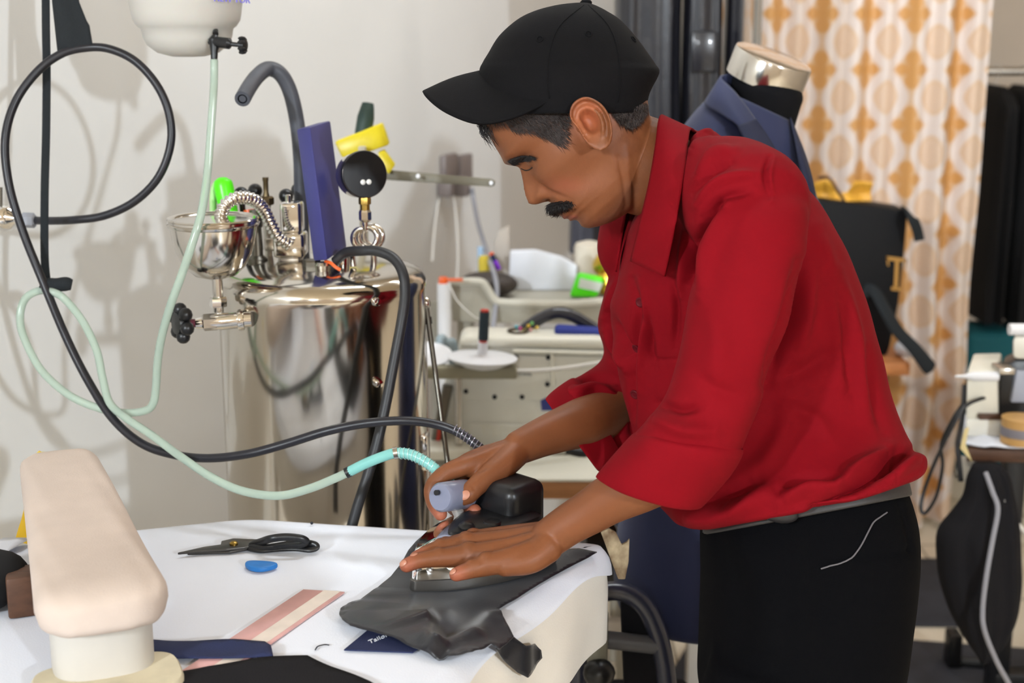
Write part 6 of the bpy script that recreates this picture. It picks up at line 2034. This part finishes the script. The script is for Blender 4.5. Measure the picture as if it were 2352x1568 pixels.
def cuff(rows, edge_rows, name='cuff'):
    """rolled cuff: an outer sleeve ring band folding back inside at the hem"""
    rings = []
    f = FW
    allr = rows + edge_rows
    for r in allr:
        l, rr2 = P(r[0], r[1], r[4]), P(r[2], r[3], r[4])
        c, a = (l + rr2) / 2, (rr2 - l) / 2
        ax_ = r[6] if len(r) > 6 else 0
        rg = []
        for j in range(64):
            t = 2 * pi * j / 64
            rg.append(c + a * cos(t) + f * (r[5] * sin(t)) + UP * (-ax_ * max(0, -sin(t))) + (a.normalized() * .0014 + f * .001) * sin(5 * t + r[0] * .02))
        rings.append(rg)
    return obj(name, MB().ring_loft(rings, cap=False), M['shirt'], man, angle=180, sub=1)


cuff([(1470, 990, 1706, 1030, 1.468, .055), (1455, 995, 1704, 1040, 1.468, .0605), (1446, 1004, 1700, 1052, 1.47, .0625), (1418, 1036, 1676, 1092, 1.475, .060), (1388, 1072, 1636, 1134, 1.482, .0575), (1372, 1092, 1612, 1158, 1.487, .055, .006), (1370, 1097, 1606, 1162, 1.488, .053, .007)],
     [(1374, 1098, 1600, 1160, 1.488, .050, .006), (1392, 1080, 1612, 1146, 1.487, .048), (1420, 1046, 1640, 1110, 1.485, .047)])
cuff([(1330, 872, 1440, 1070, 1.81, .056), (1318, 868, 1428, 1078, 1.805, .060), (1308, 872, 1420, 1086, 1.80, .060), (1280, 890, 1396, 1088, 1.785, .056), (1262, 904, 1382, 1086, 1.772, .052), (1253, 914, 1374, 1082, 1.766, .048), (1252, 918, 1370, 1078, 1.764, .046)],
     [(1257, 922, 1366, 1072, 1.765, .043), (1280, 912, 1372, 1062, 1.775, .042), (1310, 905, 1400, 1050, 1.79, .042)])

# collar: near and far leaves turned over the band
def leaf(inner_, outer_, name='collar'):
    a = spl(inner_, 6)
    b2 = spl(outer_, 6)
    n2 = len(a)
    mb = MB()

    def fn(u, v):
        i = u * (n2 - 1)
        k0 = min(int(i), n2 - 2)
        t = i - k0
        pa = a[k0] * (1 - t) + a[k0 + 1] * t
        pb3 = b2[k0] * (1 - t) + b2[k0 + 1] * t
        p = pa * (1 - v) + pb3 * v
        return P(p[0], p[1], p[2] - .008 * sin(pi * v) * (1 - .3 * u))
    mb.grid(fn, 40, 14)
    return obj(name, mb, M['shirt'], man, angle=180, solid=.0030)


leaf([(1552, 286, 1.672), (1530, 270, 1.648), (1514, 270, 1.606), (1507, 330, 1.572), (1493, 415, 1.556), (1472, 505, 1.556), (1449, 600, 1.572)],
     [(1610, 306, 1.690), (1600, 306, 1.650), (1584, 301, 1.590), (1574, 380, 1.528), (1560, 470, 1.508), (1544, 556, 1.508), (1527, 635, 1.520)])
leaf([(1552, 286, 1.672), (1520, 300, 1.700), (1490, 340, 1.715), (1462, 400, 1.715), (1444, 450, 1.705), (1434, 500, 1.690), (1424, 560, 1.665)],
     [(1610, 306, 1.690), (1560, 330, 1.735), (1510, 390, 1.750), (1470, 450, 1.745), (1440, 510, 1.73), (1424, 570, 1.705), (1414, 624, 1.675)])
stand = MB()
stand.ring_loft([[c_ + (u_ * cos(t) + FW * sin(t) * 1.02) * r_ for t in [2 * pi * j / 48 for j in range(48)]] for c_, u_, r_ in [(P(1492, 392, 1.645), (P(1516, 276, 1.645) - P(1492, 392, 1.645)).normalized(), .0575), (P(1500, 400, 1.645), (P(1524, 284, 1.645) - P(1500, 400, 1.645)).normalized(), .0590), (P(1530, 425, 1.65), (P(1560, 300, 1.65) - P(1530, 425, 1.65)).normalized(), .066)]], cap=False)
obj('collar_band', stand, M['shirt'], man, angle=180, solid=.002)
M['button'] = mat('red_button', (84, 8, 18), 0.5, spec=0.2)
for px, py in ((1471, 694), (1462, 800), (1458, 905)):
    loc, n = hit(bvh_s, px, py)
    if loc is not None:
        obj('button', MB().lathe(loc - n * .0005, n, [(.0055, 0), (.0058, .0016), (.0045, .0022), (.003, .0016), (.001, .0016)], 18), M['button'], man)

# ------------------------------------------------------------------ cap
cp_ = MB()
cap_rows = [(1128, 262, 1482, 258, DM, .0840), (1108, 215, 1491, 214, DM, .0870), (1101, 165, 1513, 168, DM, .0870), (1109, 143, 1504, 148, DM, .0838), (1121, 123, 1490, 127, DM, .082), (1146, 83, 1459, 85, DM, .0755), (1186, 47, 1425, 48, DM, .063), (1225, 27, 1394, 27, DM, .047), (1271, 14, 1372, 15, DM, .029), (1310, 8, 1358, 9, DM, .013), (1336, 6, 1350, 6, DM, .004)]
px_loft(cp_, cap_rows, 5, 96, tilt=0.16, ex=0.86)
# shallow seams of the six panels
ctr = P(1320, 170, DM)
capo = obj('cap', cp_, M['cap'], man, angle=180)
obj('cap_button', MB().lathe(P(1346, 9, DM), UP, [(.0065, -.002), (.0068, .002), (.005, .0042), (.001, .005)], 20), M['cap'], capo)
tmp = bpy.data.meshes.new('c')
tmp.from_pydata(cp_.v, [], cp_.f)
tmp.update()
bvh_c = bvh_of(tmp)
for pl_ in ([(1352, 12), (1398, 60), (1420, 120), (1424, 190), (1418, 236)], [(1340, 12), (1285, 60), (1262, 120), (1258, 190), (1262, 226)]):
    sp_ = []
    for x, y in spl(pl_, 6)[:, :2]:
        loc, n = hit(bvh_c, x, y)
        if loc is not None:
            sp_.append(loc + n * .0001)
    obj('panel_seam', MB().tube(sp_, .0009, 6), M['cap'], capo, angle=180)
for x, y in ((1352, 78), (1455, 90), (1240, 90)):
    loc, n = hit(bvh_c, x, y)
    if loc is not None:
        obj('eyelet', MB().tube([loc + (n.orthogonal().normalized() * cos(a) + n.cross(n.orthogonal().normalized()) * sin(a)) * .0034 + n * .0004 for a in [2 * pi * i / 16 for i in range(16)]], .0008, 6, loop=True), M['cap'], capo, angle=180)
root_c = spl([(1272, 226, 1.550), (1215, 208, 1.560), (1160, 186, 1.580), (1120, 170, 1.606), (1102, 165, 1.63), (1118, 172, 1.656), (1160, 184, 1.682), (1215, 200, 1.704), (1270, 214, 1.712)], 6)
outer_c = spl([(1270, 230, 1.548), (1180, 271, 1.544), (1098, 284, 1.554), (1022, 257, 1.580), (976, 220, 1.624), (981, 207, 1.662), (1040, 190, 1.694), (1120, 192, 1.712), (1270, 216, 1.714)], 6)


def brim_fn(u, v):
    i = u * (len(root_c) - 1)
    k0 = min(int(i), len(root_c) - 2)
    t = i - k0
    a = root_c[k0] * (1 - t) + root_c[k0 + 1] * t
    b2 = outer_c[k0] * (1 - t) + outer_c[k0 + 1] * t
    p = a * (1 - v) + b2 * v
    return P(*p) + UP * .004 * sin(pi * v) * sin(pi * u)


obj('cap_brim', MB().grid(brim_fn, 60, 16), M['cap'], capo, angle=180, solid=.0036)

# ------------------------------------------------------------------ trousers, belt, shoes
tr2 = MB()
px_loft(tr2, [(1625, 1180, 2058, 1092, 1.68, .118), (1612, 1215, 2072, 1120, 1.68, .126), (1612, 1260, 2092, 1190, 1.68, .136), (1613, 1330, 2097, 1260, 1.68, .142), (1611, 1400, 2092, 1340, 1.68, .144), (1609, 1470, 2080, 1440, 1.68, .142), (1606, 1560, 2064, 1550, 1.68, .138), (1620, 1620, 2040, 1620, 1.68, .12)], 5, 80, ex=.86)
for dl, xo in ((1.605, 0.0), (1.765, 0.01)):
    a = P(1835, 1520, dl)
    pts_ = [Vector((a.x, a.y, a.z)), Vector((a.x - .01 + xo, a.y + .0, .70)), Vector((a.x - .01 + xo, a.y + .01, .45)), Vector((a.x + xo, a.y + .01, .20)), Vector((a.x + xo, a.y + .01, .035))]
    pts_ = [Vector(v) for v in spl([tuple(v) for v in pts_], 5)]
    tr2.tube(pts_, list(spl([(.085,), (.098,), (.085,), (.082,), (.085,)], 5)[:, 0]), 36, sq=(.88, 1.15), up=(0, 1, 0))
tme = remesh(tr2, 0.006, 6, .5)
V = verts_np(tme)
X, Y, D_ = proj(V)
tme.update()
N_ = norms_np(tme)
wgt = np.clip((N_ @ -aFW) * 3, 0, 1)
for pl_, a_, w_ in [([(1905, 1285), (1990, 1282), (2095, 1262)], -.0030, 6), ([(1840, 1200), (1850, 1300), (1845, 1420), (1835, 1568)], .004, 20), ([(1700, 1230), (1760, 1350), (1770, 1480)], .004, 30), ([(2055, 1130), (2080, 1200), (2093, 1270)], -.003, 6), ([(1640, 1240), (1690, 1340), (1700, 1480)], -.003, 26)]:
    ds, t_ = line_dist_np(X, Y, spl(pl_, 4)[:, :2])
    V += N_ * (a_ * np.exp(-(ds / w_) ** 2) * wgt)[:, None]
set_verts(tme, V)
bvh_t = bvh_of(tme)
mobj('trousers', tme, M['trouser'])
bl = MB()
px_loft(bl, [(1622, 1186, 2064, 1090, 1.68, .1245, -.15), (1616, 1194, 2070, 1098, 1.68, .1275, -.15), (1612, 1222, 2078, 1134, 1.68, .1330, -.15), (1614, 1228, 2076, 1140, 1.68, .1315, -.15)], 3, 80, ex=.86)
blo = obj('belt', bl, M['belt'], man, angle=60)
bk_ = P(1782, 1170, 1.546)
obj('belt_pouch', MB().ball(bk_, 1, 24, (.026, .012, .0135), Matrix.Rotation(radians(18), 3, 'Y')), mat('dark_grey_pouch', (40, 38, 39), 0.35), man, angle=180)
for x in (2073,):
    obj('belt_loop', MB().tube([P(2069, 1096, 1.66), P(2074, 1110, 1.655), P(2077, 1132, 1.655)], .0022, 6), M['trouser'], man)
for dl, xo in ((1.605, 0.0), (1.765, 0.01)):
    a = P(1835, 1520, dl)
    shp = MB()
    cx_, cy_ = a.x + xo, a.y + .01
    for_rows = [(.085, .040, .085), (.07, .043, .09), (.03, .045, .075), (-.03, .045, .070), (-.10, .047, .060), (-.16, .043, .048), (-.19, .028, .034)]
    rings = []
    for x, w_, h in for_rows:
        rings.append([Vector((cx_ + x, cy_ + w_ * cos(t), max(.004, h * .5 + h * .5 * sin(t)))) for t in [2 * pi * j / 24 for j in range(24)]])
    obj('shoe', shp.ring_loft(rings), M['black_leather'], man, angle=60)
th_ = []
for px, py in spl([(1885, 1306), (1905, 1300), (1930, 1294), (1955, 1280), (1975, 1256), (1992, 1224), (2005, 1200), (2020, 1188), (2036, 1177)], 4)[:, :2]:
    loc, n = hit(bvh_t, px, py)
    if loc is not None:
        th_.append(loc + n * .0012)
single('thread', MB().tube(th_, .0009, 8), mat('pale_grey_thread', (96, 92, 95), 0.8), 'single pale thread stuck to the side of the black trousers', 'thread')
lt = []
for x, y in ((1352, 1296), (1376, 1312), (1392, 1352), (1400, 1400), (1398, 1440)):
    lt.append(P(x, y, 1.62))
